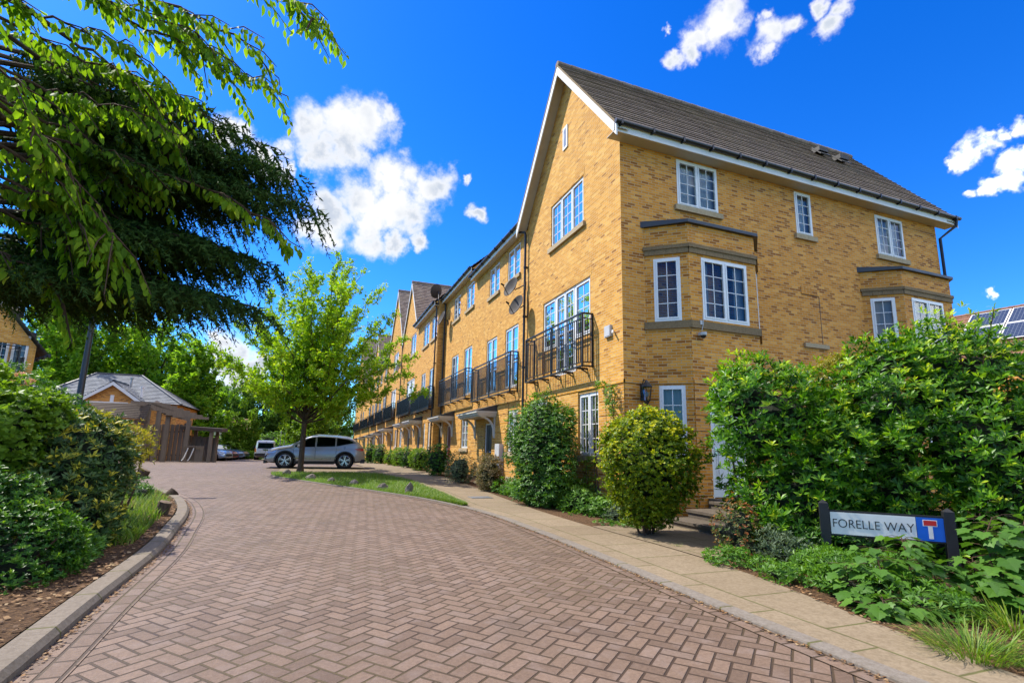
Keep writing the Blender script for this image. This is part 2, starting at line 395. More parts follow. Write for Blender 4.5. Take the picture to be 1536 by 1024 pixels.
MAT['door_dark'] = plain('dark_door', (.03, .03, .03), .4)
MAT['sign_white'] = plain('sign_plate', (.82, .80, .75), .35, var=.12, scale=7.)
MAT['sign_blue'] = plain('sign_blue', (.012, .13, .60), .35, var=.1)
MAT['sign_red'] = plain('sign_red', (.62, .03, .03), .35)
MAT['ink'] = plain('sign_ink', (.015, .015, .015), .5)
MAT['plastic'] = plain('white_plastic', (.5, .5, .5), .5)
MAT['rubber'] = plain('tyre_rubber', (.02, .02, .02), .8, var=.2)
MAT['trim'] = plain('dark_trim', (.022, .022, .024), .6, var=.2)
MAT['alloy'] = plain('alloy', (.62, .62, .63), .28, .9)
MAT['lamp_red'] = plain('red_lens', (.45, .015, .012), .15)
MAT['lamp_amber'] = plain('amber_lens', (.6, .2, .03), .2)
MAT['lamp_clear'] = plain('clear_lens', (.5, .52, .55), .1, .4)
MAT['airbrick'] = plain('blue_brick', (.10, .13, .22), .6)
MAT['room'] = plain('dark_interior', (.03, .03, .032), .9)
def paint(name, c, metal=.5):
    g = G(name); fl = g.noise(g.pos(), 900., 1.); dirt = g.noise(g.pos(), 1.8, 4.)
    col = g.mix(g.m('MULTIPLY', fl, .2), c, tuple(x*.7 for x in c)); col = g.mix(g.mr(dirt, .5, .8, 0, .12), col, (.25, .22, .19))
    return g.out(g.pbr(col, g.mr(dirt, .3, .7, .26, .36), None, metal, .5, **{'Coat Weight': .8, 'Coat Roughness': .05}))
MAT['silver'] = paint('silver_paint', (.30, .295, .29), .4)
MAT['vanpaint'] = paint('pale_grey_paint', (.55, .57, .60), .2)
MAT['blue_paint'] = paint('blue_paint', (.03, .11, .28)); MAT['dark_paint'] = paint('dark_blue_grey_paint', (.035, .055, .085)); MAT['red_paint'] = paint('maroon_paint', (.20, .025, .03)); MAT['grey_paint'] = paint('light_blue_paint', (.28, .36, .44))
def glassmat(name, tint, refl=1.0):
    g = G(name); f = g.n('Fresnel', {'IOR': 1.52}); nz = g.noise(g.pos(), 1.1, 2.)
    nrm_ = g.bump(nz, .06, .05)
    gl = g.n('BsdfGlossy', {'Color': (.95, .97, 1, 1), 'Roughness': .02, 'Normal': nrm_}); tr = g.n('BsdfTransparent', {'Color': (*tint, 1)})
    return g.out(g.n('MixShader', {0: g.m('MULTIPLY', f, refl, clamp=True), 1: tr, 2: gl}))
MAT['glass'] = glassmat('window_glass', (.90, .94, .95), 1.1)
MAT['carglass'] = glassmat('car_glass', (.05, .10, .11), .55)
def curtain(name, c):
    g = G(name); u = g.xyz(g.uv()); w = g.m('SINE', g.m('ADD', g.m('MULTIPLY', u[0], 55.), g.m('MULTIPLY', g.noise(g.v('MULTIPLY', g.uv(), (1., .15, 1.)), 3.), 5.)))
    col = g.mix(g.mr(w, -1, 1, 0, .25), c, tuple(x*.86 for x in c))
    p = g.pbr(col, .9, g.bump(w, .25, .02), spec=.1); return g.out(g.n('MixShader', {0: .25, 1: p, 2: g.n('BsdfTranslucent', {'Color': col})}))
MAT['net'] = curtain('net_curtain', (.86, .87, .88)); MAT['drape'] = curtain('grey_blind', (.40, .43, .45))
def wood(name, c1, c2):
    g = G(name); p = g.pos(); s = g.v('MULTIPLY', p, (14., 14., .9)); n1 = g.noise(s, 1.6, 4., .65); n2 = g.noise(p, .8, 2.)
    col = g.mix(n1, c1, c2); col = g.mix(g.mr(n2, .5, .75, 0, .4), col, (.13, .11, .085))
    return g.out(g.pbr(col, .85, g.bump(n1, .5, .01), spec=.2))
MAT['wood'] = wood('weathered_wood', (.10, .077, .058), (.29, .232, .178)); MAT['wood_dark'] = wood('dark_wood', (.05, .038, .03), (.12, .09, .07)); MAT['log'] = wood('log_wood', (.09, .065, .045), (.24, .17, .11))
def bark(name, c1, c2):
    g = G(name); s = g.v('MULTIPLY', g.pos(), (9., 9., 2.2)); n1 = g.noise(s, 2.5, 5., .7)
    return g.out(g.pbr(g.mix(g.mr(n1, .3, .7), c1, c2), .95, g.bump(n1, .9, .03), spec=.15))
MAT['bark'] = bark('bark', (.03, .021, .015), (.12, .088, .062)); MAT['twig'] = bark('twig_bark', (.05, .03, .02), (.13, .08, .05))
def solar():
    g = G('solar_cells'); u = g.xyz(g.uv()); a = g.m('FRACT', g.m('DIVIDE', u[0], .16)); b = g.m('FRACT', g.m('DIVIDE', u[1], .16))
    d = g.m('MINIMUM', g.m('MINIMUM', a, g.m('SUBTRACT', 1., a)), g.m('MINIMUM', b, g.m('SUBTRACT', 1., b)))
    col = g.mix(g.mr(d, .03, .07, 1, 0), (.02, .03, .06), (.16, .18, .21)); return g.out(g.pbr(col, .3, spec=.6))
MAT['solar'] = solar()
# foliage
MAT['lf_cherry'] = leafmat('cherry_leaf', [(.09, .20, .012), (.15, .30, .016), (.24, .40, .022), (.45, .55, .04)], .6, .66, .2)
MAT['lf_cedar'] = leafmat('cedar_needle', [(.017, .042, .008), (.034, .078, .013), (.07, .12, .024)], .75, .18, .15)
MAT['lf_maple'] = leafmat('young_maple_leaf', [(.12, .24, .012), (.20, .38, .016), (.32, .50, .02), (.48, .52, .04)], .55, .55)
MAT['lf_tree'] = leafmat('tree_leaf', [(.07, .18, .014), (.14, .30, .02), (.24, .43, .028), (.38, .52, .04)], .6, .6)
MAT['lf_far'] = leafmat('far_tree_leaf', [(.055, .14, .026), (.11, .22, .036), (.17, .31, .045)], .65, .55)
MAT['lf_lime'] = leafmat('lime_leaf', [(.10, .20, .015), (.17, .30, .02), (.26, .38, .03)], .5, .45)
MAT['lf_gloss'] = leafmat('glossy_leaf', [(.02, .08, .005), (.065, .20, .009), (.20, .39, .014), (.50, .62, .035)], .38, .45, .35)
MAT['lf_gold'] = leafmat('golden_leaf', [(.04, .10, .006), (.13, .22, .006), (.36, .41, .009), (.66, .62, .02)], .45, .42)
MAT['lf_dark'] = leafmat('dark_shrub_leaf', [(.016, .065, .008), (.045, .14, .012), (.12, .26, .018), (.26, .42, .03)], .45, .35, .35)
MAT['lf_blue'] = leafmat('blue_green_leaf', [(.02, .055, .018), (.045, .10, .028), (.09, .155, .035), (.55, .48, .045)], .45, .28, .3)
MAT['lf_grey'] = leafmat('grey_green_leaf', [(.06, .10, .05), (.11, .16, .085), (.17, .23, .12)], .6, .3)
MAT['lf_yellow'] = leafmat('yellow_shrub_leaf', [(.20, .22, .02), (.34, .30, .025), (.45, .30, .03)], .5, .4)
MAT['lf_red'] = leafmat('berberis_leaf', [(.05, .10, .02), (.10, .14, .025), (.38, .10, .03), (.5, .17, .05)], .45, .3)
MAT['lf_dry'] = leafmat('dry_leaf', [(.09, .10, .03), (.17, .14, .06), (.27, .18, .09), (.34, .22, .11)], .7, .25)
MAT['grass'] = leafmat('grass_blade', [(.05, .13, .008), (.10, .21, .012), (.17, .29, .02), (.27, .31, .06)], .5, .4)
MAT['weed'] = leafmat('weed_leaf', [(.05, .14, .014), (.11, .25, .02), (.20, .36, .04)], .5, .4)
MAT['litter'] = leafmat('leaf_litter', [(.07, .035, .014), (.15, .07, .025), (.25, .125, .045), (.36, .24, .13)], .8, .1)
MAT['lf_syc'] = leafmat('sycamore_leaf', [(.035, .10, .012), (.07, .175, .018), (.13, .27, .03)], .5, .4)
MAT['petal'] = leafmat('white_petal', [(.72, .68, .74), (.80, .78, .82)], .5, .4); MAT['pink'] = leafmat('pink_petal', [(.55, .25, .22), (.7, .4, .35)], .5, .4)
MAT['inner'] = plain('shade_core', (.009, .016, .004), .95, var=.5, scale=14., bump=.8)  # near-black, so gaps between leaves look deep in shade
# ------------------------------------------------------------------ camera, sun, sky
cam = bpy.data.cameras.new('camera'); camo = bpy.data.objects.new('camera', cam); COL.objects.link(camo); SC.camera = camo
cam.sensor_width = 36; cam.lens = 36*FPX/1536; cam.shift_y = (CYP-512)/1536; cam.clip_start = .05; cam.clip_end = 3000
camo.matrix_world = Matrix(((CR[0], CU[0], -CF[0], 0), (CR[1], CU[1], -CF[1], 0), (CR[2], CU[2], -CF[2], H), (0, 0, 0, 1)))
sl = bpy.data.lights.new('sun', 'SUN'); sl.energy = 4.6; sl.angle = rad(.6); sl.color = (1, .945, .85)
so = bpy.data.objects.new('sun', sl); COL.objects.link(so); so.location = (-20, 20, 40)
so.rotation_euler = Vector(SUN).to_track_quat('Z', 'Y').to_euler()
W = bpy.data.worlds.new('World'); SC.world = W; W.use_nodes = True
def sky():
    g = G('sky', W.node_tree)
    st = g.nt.nodes.new('ShaderNodeTexSky'); st.sky_type = 'NISHITA'; st.sun_disc = False
    st.sun_elevation = math.asin(SUN[2]); st.sun_rotation = math.atan2(SUN[0], SUN[1]); st.air_density = 1.; st.dust_density = .2; st.ozone_density = 2.5
    d = g.v('NORMALIZE', g.n('TexCoord', o='Generated'))
    hsv = g.n('HueSaturation', {'Hue': .512, 'Saturation': 1.42, 'Value': 1.0, 'Fac': 1., 'Color': st.outputs[0]})
    base = g.mix(1., hsv, SKYTINT, 'MULTIPLY')
    # cumulus: clusters of puffs given by their direction, broken up by fractal noise
    puffs = [(470,190,42),(510,185,48),(550,190,42),(575,180,26),(490,225,40),(525,215,38),(470,245,20),
        (500,315,42),(540,300,50),(580,270,48),(600,255,34),(640,280,40),(660,270,32),(590,320,52),(550,345,38),(620,330,36),(480,345,34),(590,365,22),(630,365,16),(455,345,24),
        (345,200,30),(365,192,22),(400,225,30),(430,220,22),(420,255,26),(395,262,24),(440,250,14),(330,215,24),
        (720,318,15),(712,268,9),(545,352,30),
        (1075,30,42),(1050,55,26),(1040,80,20),(1010,90,18),(1095,10,34),(1160,50,34),(1185,45,22),(1150,80,20),(1140,20,14),(1250,35,26),(1265,10,26),(1230,5,18),(1000,45,8),
        (1470,215,28),(1450,235,22),(1435,240,14),(1490,205,18),(1530,195,22),(1520,250,26),(1500,280,22),(1480,295,18),(1530,240,20),(1455,300,12),
        (345,520,34),(330,505,24),(365,530,30),(340,550,34),(385,560,30),(320,540,26),(400,545,20),(1490,440,10),(360,575,40)]
    blobs = []
    for px, py, r in puffs:
        v = ray(px, py); L = np.linalg.norm(v); c = FPX/L; blobs.append((v/L, r/FPX*c**1.4*1.12))
    for az, el, r in [(180,56,.46),(140,52,.40),(220,52,.44),(105,46,.34),(255,48,.40),(180,82,.34),(80,62,.24),(275,40,.34),(298,36,.26),(285,60,.28),(160,10,.16),(205,8,.18),(240,12,.16),(120,10,.18)]:  # unseen bank added for white fill on shaded walls and pale window reflections
        a = rad(az)-0; e = rad(el); blobs.append((np.array([math.sin(a)*math.cos(e), math.cos(a)*math.cos(e), math.sin(e)]), r))
    w1 = g.noise(d, 9., 5., .62, o=1); w2 = g.noise(d, 34., 5., .6, o=1)
    dd = g.v('ADD', d, g.v('SCALE', g.v('SUBTRACT', w1, (.5, .5, .5)), sc=.085)); dd = g.v('ADD', dd, g.v('SCALE', g.v('SUBTRACT', w2, (.5, .5, .5)), sc=.034))
    acc = None; up = None
    for c, r in blobs:
        q = g.m('MULTIPLY_ADD', g.v('DISTANCE', dd, tuple(c), o=1), -1./r, 1.)
        acc = q if acc is None else g.m('SMOOTH_MAX', acc, q, .05)
    f = g.noise(d, 22., 7., .62)
    dens = g.m('ADD', acc, g.m('MULTIPLY', g.m('SUBTRACT', f, .56), 1.45))
    alpha = g.m('POWER', g.mr(dens, -.16, .62, 0, 1, True), 1.25)
    thick = g.mr(dens, .3, .85, 0, 1, True); f2 = g.noise(g.v('ADD', d, (.0, .0, .03)), 9., 4., .5)
    shade = g.m('MULTIPLY', thick, g.mr(f2, .36, .6, 0, 1, True))
    col = g.mix(shade, (1.04, 1.04, 1.04), (.60, .67, .79)); sa = SUN[:2]/np.linalg.norm(SUN[:2]); bank_gain = g.mr(g.v('DOT_PRODUCT', d, (float(sa[0]), float(sa[1]), 0.), o=1), -.25, -.85, 1., 4.6)   # added bank opposite the sun is boosted to fill the shaded walls
    col = g.v('SCALE', col, sc=g.m('MULTIPLY', bank_gain, CLOUD))
    final = g.mix(alpha, base, col)
    bg = g.n('Background', {'Color': final, 'Strength': .127}); o = g.nt.nodes.new('ShaderNodeOutputWorld'); g.nt.links.new(bg, o.inputs[0])
SKYTINT = (.50, .98, 1.28); CLOUD = 4.7
sky()
SC.view_settings.view_transform = 'Standard'; SC.view_settings.look = 'None'; SC.view_settings.exposure = .80; SC.view_settings.gamma = 1.
cy = SC.cycles; cy.max_bounces = 7; cy.diffuse_bounces = 3; cy.glossy_bounces = 3; cy.transmission_bounces = 4; cy.transparent_max_bounces = 10
cy.use_denoising = True; cy.caustics_reflective = False; cy.caustics_refractive = False; cy.sample_clamp_indirect = 6.

# ------------------------------------------------------------------ ground, road, kerbs, pavement
def cv(pts):
    """x as a function of y through given points, smoothed"""
    P = sorted((p[1], p[0]) for p in pts); ys = [p[0] for p in P]; xs = [p[1] for p in P]
    return lambda y: float(np.interp(y, ys, xs))
def smoothf(f, w=.5): return lambda y: sum(f(y+k*w/4) for k in range(-4, 5))/9
kr_road = smoothf(cv([(3.53, -6), (3.54, 2.75), (3.54, 3.9), (3.61, 5.5), (3.66, 7), (3.68, 8.2), (3.66, 9.4), (3.52, 10.6), (3.32, 11.57), (2.75, 13.32), (1.65, 15.4), (.24, 17.8), (-1.2, 20.4), (-1.6, 21.4)]), .7)
kr_pave = lambda y: max(kr_road(y)+.17, smoothf(cv([(3.7, -6), (3.71, 3.4), (3.75, 5), (3.8, 6.5), (3.83, 7.9), (3.80, 9.3), (3.55, 11.1), (3.42, 11.8), (3.48, 14.5), (3.3, 19), (2.5, 22.4), (2.4, 60)]), .7)(y))
pv_right = smoothf(cv([(4.2, -6), (4.39, 2.6), (4.60, 3.4), (4.9, 4.8), (5.0, 6.1), (4.92, 7.9), (4.92, 8.9), (4.8, 10.8), (4.85, 13.4), (5.0, 17), (5.0, 22), (4.9, 28), (4.6, 40), (4.5, 90)]), .8)
kl_road = smoothf(cv([(-1.4, -6), (-1.5, 2.5), (-1.54, 4.07), (-1.59, 4.8), (-1.64, 5.5), (-1.67, 6.7), (-1.74, 8.2), (-1.92, 9.6), (-2.07, 11.2), (-2.34, 12.5), (-2.74, 13.9), (-3.25, 15.1), (-3.8, 16.2), (-4.5, 17.5), (-5.5, 20.5), (-7.3, 27), (-9, 33), (-11, 40)]), .8)
def yr(y0, y1, st): return [y0+(y1-y0)*k/max(1, round((y1-y0)/st)) for k in range(max(1, round((y1-y0)/st))+1)]
def strip(name, fl, fr, ys, dz, mat, kind='structure', n=4, mb=None, zl=0., zr=0.):
    """sheet between x=fl(y) and x=fr(y); u is metres from the left edge, v metres along"""
    mb_ = mb or MB(); v = 0; rows = []
    for i, y in enumerate(ys):
        a, b = fl(y), fr(y)
        if i: v += math.hypot(y-ys[i-1], a-fl(ys[i-1]))
        z = gh(y)+dz
        rows.append([((a+(b-a)*k/n, y, z+zl*(1-k/n)+zr*k/n), ((b-a)*k/n, v)) for k in range(n+1)])
    for r0, r1 in zip(rows, rows[1:]):
        for k in range(n):
            q = (r0[k], r0[k+1], r1[k+1], r1[k]); mb_.quad(*[p for p, _ in q], uv=[u for _, u in q])
    return mb_ if mb else mb_.build(name, mat, None, kind=kind)
def gridsheet(name, x0, x1, ys, dz, mat, nx=6):
    return strip(name, lambda y: x0, lambda y: x1, ys, dz, mat, n=nx)
gridsheet('ground', -500, 500, [-300, -60, -20, 0, 9, 16, 24, 28, 36, 50, 70, 120, 250, 600], -.09, MAT['ground'], 12)
strip('road', lambda y: kl_road(y)-.12 if y < 17 else kl_road(y)-.12-(y-17)*1.2, lambda y: 5.3 if y > 16 else kr_road(y)+.1, yr(-6, 62, .75), 0., MAT['road'], n=6)
strip('road_edging', lambda y: kl_road(y)-.02, lambda y: kl_road(y)+.27, yr(-6, 16.4, .25), .006, MAT['edging'], n=2)
strip('road_edging', lambda y: kr_road(y)-.15, lambda y: kr_road(y)+.01, yr(-6, 17, .3), .006, MAT['edging'], n=2)
def kerb(name, f, w, ys, h, mat, side, cham=.03, base=-.05):
    """kerb: f(y) is the road-side edge; side -1 = kerb lies to the left of it"""
    mb = MB(); v = 0; prev = None
    for i, y in enumerate(ys):
        x = f(y); t = (f(y+.05)-f(y-.05))/.1; n_ = np.array([1, -t])/math.hypot(1, t)*side; z = gh(y)
        if i: v += math.hypot(y-ys[i-1], x-f(ys[i-1]))
        prof = [(0, base), (0.005, h-cham), (cham, h), (w, h), (w+.005, base)]
        row = [((x+n_[0]*a, y+n_[1]*a, z+b), (a+b, v)) for a, b in prof]
        if prev:
            for k in range(4):
                q = (prev[k], prev[k+1], row[k+1], row[k]); mb.quad(*[p for p, _ in q], uv=[u for _, u in q])
        prev = row
    return mb.build(name, mat, None, kind='structure')
kerb('kerb', kl_road, .20, yr(-6, 17.6, .25), .085, MAT['kerb'], -1, .04)
kerb('kerb', kr_road, .15, yr(-6, 11.9, .3), .032, MAT['kerb_pale'], 1, .012)
kerb('lawn_edging', kr_road, .09, yr(11.9, 21.2, .3), .035, MAT['kerb_pale'], 1, .012)
strip('pavement', lambda y: kr_pave(y)-.02, pv_right, yr(-6, 60, .4), .026, MAT['slab'], n=3)
strip('driveway', lambda y: -1.4+.0*y, lambda y: kr_pave(y)+.02, yr(22.4, 29, .6), .012, MAT['path'], n=6)
# planting beds
strip('planting_bed', lambda y: -16., lambda y: kl_road(y)-.23, yr(-6, 21, .4), .07, MAT['soil'], n=12)
strip('planting_bed', lambda y: pv_right(y)+.005, lambda y: 22. if y < 9.2 else 6.6, yr(-6, 34, .4), .022, MAT['soil'], n=8)
mb = MB()
for k in range(8):
    y0 = 5.7+k*.36; y1 = y0+.36
    mb.quad((pv_right(y0)+.004, y0, .034), (6.6, y0, .034), (6.6, y1, .034), (pv_right(y1)+.004, y1, .034))
mb.build('path', MAT['path'], None, kind='structure')
strip('lawn', lambda y: kr_road(y)+.08, lambda y: kr_pave(y)-.03 if y < 22 else 2.5-(y-22)*2, yr(11.95, 22.6, .25), .04, MAT['turf'], n=6)
def scatter_grass(name, n, fx0, fx1, y0, y1, s0, s1, dz, mat='grass', lean=.5, tpl='blade', kind='stuff', upright=1.):
    y = y0+(y1-y0)*rng.random(n); t = rng.random(n)
    a = np.array([fx0(q) for q in y]); b = np.array([fx1(q) for q in y]); x = a+(b-a)*t
    ok = b > a+.02; x, y = x[ok], y[ok]; n = len(x)
    z = np.array([gh(q) for q in y])+dz
    th = rng.random(n)*6.283; d = np.stack([np.cos(th)*lean, np.sin(th)*lean, np.full(n, upright)], 1)
    return leaf_mesh(name, np.stack([x, y, z], 1), d, np.stack([np.cos(th), np.sin(th), np.full(n, .2)], 1), s0+(s1-s0)*rng.random(n), tpl, MAT[mat], None, None, kind)
scatter_grass('lawn_grass', 34000, lambda y: kr_road(y)+.07, lambda y: kr_pave(y)-.01 if y < 22 else 2.5-(y-22)*2, 11.8, 22.6, .05, .12, .04)
scatter_grass('verge_grass', 11000, lambda y: kl_road(y)-1.3-.35*max(0, y-9), lambda y: kl_road(y)-.38, 8.2, 19, .08, .24, .07)
def scatter_litter(name, n, fx0, fx1, y0, y1, s0, s1, dz):
    return scatter_grass(name, n, fx0, fx1, y0, y1, s0, s1, dz, 'litter', 1., 'flake', 'stuff', .25)
scatter_litter('leaf_litter', 5200, lambda y: kl_road(y)-2.2, lambda y: kl_road(y)-.22, 2.5, 14, .015, .05, .085)
scatter_litter('leaf_litter', 1500, lambda y: pv_right(y)-.05, lambda y: pv_right(y)+1.2, 2., 5.7, .012, .036, .035)
scatter_litter('leaf_litter', 900, lambda y: kr_road(y)-.07, lambda y: kr_road(y)+.01, 1.5, 12, .012, .03, .014)
scatter_litter('leaf_litter', 900, lambda y: kl_road(y)+.0, lambda y: kl_road(y)+.06, 3, 14, .012, .03, .014)
# ------------------------------------------------------------------ building kit
class Face:
    """a vertical wall plane: point(u, z, d) with d metres out of the wall"""
    def __init__(s, o, t, n): s.o = np.array([*o, 0.]); s.t = np.array([*t, 0.]); s.n = np.array([*n, 0.])
    def p(s, u, z, d=0.): return s.o+s.t*u+s.n*d+np.array([0, 0, z])
    def q(s, mb, u0, u1, z0, z1, d=0.): mb.quad(s.p(u0, z0, d), s.p(u1, z0, d), s.p(u1, z1, d), s.p(u0, z1, d))
    def box(s, mb, u0, u1, z0, z1, d0, d1):
        mb.hexa([s.p(u0, z0, d0), s.p(u1, z0, d0), s.p(u1, z0, d1), s.p(u0, z0, d1), s.p(u0, z1, d0), s.p(u1, z1, d0), s.p(u1, z1, d1), s.p(u0, z1, d1)])
def xface(X, sgn=-1): return Face((X, 0), (0, 1), (sgn, 0))
def yface(Y, sgn=-1): return Face((0, Y), (1, 0), (0, sgn))
def aface(a, b, out):
    a = np.array(a, float); b = np.array(b, float); t = (b-a)/np.linalg.norm(b-a); n = np.array([t[1], -t[0]])
    if n@np.array(out) < 0: n = -n
    return Face(a, t, n)
def wall(mb, F, u0, u1, z0, z1, ops=(), rev=.1):
    us = sorted({u0, u1, *[o[0] for o in ops], *[o[1] for o in ops]}); zs = sorted({z0, z1, *[o[2] for o in ops], *[o[3] for o in ops]})
    us = [u for u in us if u0 <= u <= u1]; zs = [z for z in zs if z0 <= z <= z1]
    for a, b in zip(us, us[1:]):
        for c, d in zip(zs, zs[1:]):
            m = ((a+b)/2, (c+d)/2)
            if any(o[0] < m[0] < o[1] and o[2] < m[1] < o[3] for o in ops): continue
            F.q(mb, a, b, c, d)
    for a, b, c, d in [o[:4] for o in ops]:
        for (p, q) in (((a, c), (b, c)), ((b, c), (b, d)), ((b, d), (a, d)), ((a, d), (a, c))):
            mb.quad(F.p(*p), F.p(*q), F.p(*q, -rev), F.p(*p, -rev))
def bands(mb, F, u0, u1, zs, ops=(), d=.022, gap=.02):
    """rusticated courses standing proud of the wall with open joints between them"""
    for c, e in zip(zs, zs[1:]):
        c += gap/2; e -= gap/2; cuts = [u0]
        segs = [(u0, u1)]
        for o in ops:
            if o[2] < e-.02 and o[3] > c+.02:
                ns = []
                for a, b in segs:
                    if o[1] <= a or o[0] >= b: ns.append((a, b)); continue
                    if o[0] > a: ns.append((a, o[0]))
                    if o[1] < b: ns.append((o[1], b))
                segs = ns
        for a, b in segs:
            if b-a > .02: F.box(mb, a, b, c, e, -.01, d)
def window(F, u0, u1, z0, z1, parent, lights=2, rows=4, cols=2, rev=.09, cur='net', sill=True, name='window', frame='pvc', gapc=None, sillmat='stone', lower=0, proud=0.):
    """frame with casements and glazing bars; panes, curtain and sill hang under it"""
    fm = MB(); D = -rev+proud; w = .055
    def bar(a, b, c, d, f0=D, f1=D+.055): F.box(fm, a, b, c, d, f0, f1)
    bar(u0, u1, z0, z0+w); bar(u0, u1, z1-w, z1); bar(u0, u0+w, z0+w, z1-w); bar(u1-w, u1, z0+w, z1-w)
    L = (u1-u0-w)/lights; gm = MB()
    for k in range(lights):
        a = u0+w+k*L; b = a+L-w
        if k: bar(a-w, a, z0+w, z1-w)
        c = .035
        bar(a, b, z0+w, z0+w+c, D+.01, D+.068); bar(a, b, z1-w-c, z1-w, D+.01, D+.068); bar(a, a+c, z0+w+c, z1-w-c, D+.01, D+.068); bar(b-c, b, z0+w+c, z1-w-c, D+.01, D+.068)
        a2, b2, c2, d2 = a+c, b-c, z0+w+c, z1-w-c
        if lower: bar(a2, b2, c2+lower, c2+lower+.07, D+.012, D+.06)
        for r in range(1, rows):
            z = c2+(d2-c2)*r/rows; bar(a2, b2, z-.009, z+.009, D+.022, D+.042)
        for r in range(1, cols):
            u = a2+(b2-a2)*r/cols; bar(u-.009, u+.009, c2, d2, D+.022, D+.042)
        F.q(gm, a2-.01, b2+.01, c2-.01, d2+.01, D+.03)
    wo = fm.build(name, MAT[frame], parent)
    gm.build('pane', MAT['glass'], wo)
    if cur:
        cm = MB(); DD = D-.09
        if gapc is None: F.q(cm, u0-.05, u1+.05, z0-.05, z1+.05, DD)
        else:
            W_ = u1-u0; F.q(cm, u0-.05, u0+W_*gapc, z0-.05, z1+.05, DD); F.q(cm, u1-W_*gapc, u1+.05, z0-.05, z1+.05, DD)
        cm.build('curtain', MAT[cur], wo)
    rm = MB(); F.q(rm, u0-.3, u1+.3, z0-.3, z1+.3, D-.7); rm.build('back_wall', MAT['room'], wo)
    if sill:
        sm = MB(); F.box(sm, u0-.10, u1+.10, z0-.145, z0-.004, -.02, .075); F.box(sm, u0, u1, z0-.004, z0+.02, -.03, .03); sm.build('sill', MAT[sillmat], wo)
    return wo
def slope(mb, A, B, C, D, course=.225, lift=.034):
    """tiled roof plane as overlapping courses: eave A-B, ridge D-C"""
    A, B, C, D = [np.array(p, float) for p in (A, B, C, D)]
    n = np.cross(B-A, D-A); n = n/np.linalg.norm(n); n = n if n[2] > 0 else -n
    L = np.linalg.norm((D+C)/2-(A+B)/2); k = max(2, int(round(L/course))); uh = (B-A)/np.linalg.norm(B-A)
    jag = 1
    for i in range(k):
        t0, t1 = i/k, (i+1)/k
        l0, r0, l1, r1 = A+(D-A)*t0, B+(C-B)*t0, A+(D-A)*t1, B+(C-B)*t1
        dz = lift*(1+.12*math.sin(i*2.3)); sh = n*dz
        uvf = lambda p, v: ((p-A)@uh, v)
        mb.quad(l0+sh, r0+sh, r1+n*.004, l1+n*.004, uv=[uvf(l0, i*course), uvf(r0, i*course), uvf(r1, (i+1)*course-.006), uvf(l1, (i+1)*course-.006)])
        mb.quad(l0-n*.002, r0-n*.002, r0+sh, l0+sh)
def ridge(name, a, b, parent, mat, r=.11):
    mb = MB(); a = np.array(a, float); b = np.array(b, float); L = np.linalg.norm(b-a); k = max(1, int(L/.45))
    for i in range(k):
        p, q = a+(b-a)*i/k, a+(b-a)*(i+1)/k; mb.tube([p, q+(q-p)*.04], [r*1.0, r*.9], 8)
    return mb.build(name, mat, parent, smooth=.8)
def gutter(a, b, parent, out, r=.06, brackets=True):
    mb = MB(); a = np.array(a, float); b = np.array(b, float); mb.tube([a, b], r, 10)
    d = (b-a)/np.linalg.norm(b-a); L = np.linalg.norm(b-a); k = int(L/.9); o = np.array([*out, 0.])
    for i in range(k+1):
        p = a+d*(.15+i*.9)
        if (p-a)@d > L: break
        mb.bar(p-d*.025+np.array([0, 0, -.02]), p+d*.025+np.array([0, 0, -.02]), r*2.25, r*2.0); mb.bar(p-o*.14+np.array([0, 0, -.05]), p+np.array([0, 0, -.06]), .03, .06)
    return mb.build('gutter', MAT['gutter'], parent, smooth=.8)
def downpipe(F, u, z0, z1, parent, d=.10, r=.042, top=None):
    mb = MB(); pts = [F.p(u, z0, d), F.p(u, z1-.35, d), F.p(u, z1-.2, d)]
    if top is not None: pts += [F.p(u, z1-.12, d+.03), F.p(top[0], z1-.02, top[1])]
    mb.tube(pts, r, 10)
    z = z0+.3
    while z < z1-.3:
        mb.lathe([(r, -.04), (r*1.35, -.035), (r*1.35, .035), (r, .04)], F.p(u, z, d), 10); F.box(mb, u-.07, u+.07, z-.02, z+.02, 0, d-.02); z += 1.75
    return mb.build('downpipe', MAT['gutter'], parent, smooth=.7)
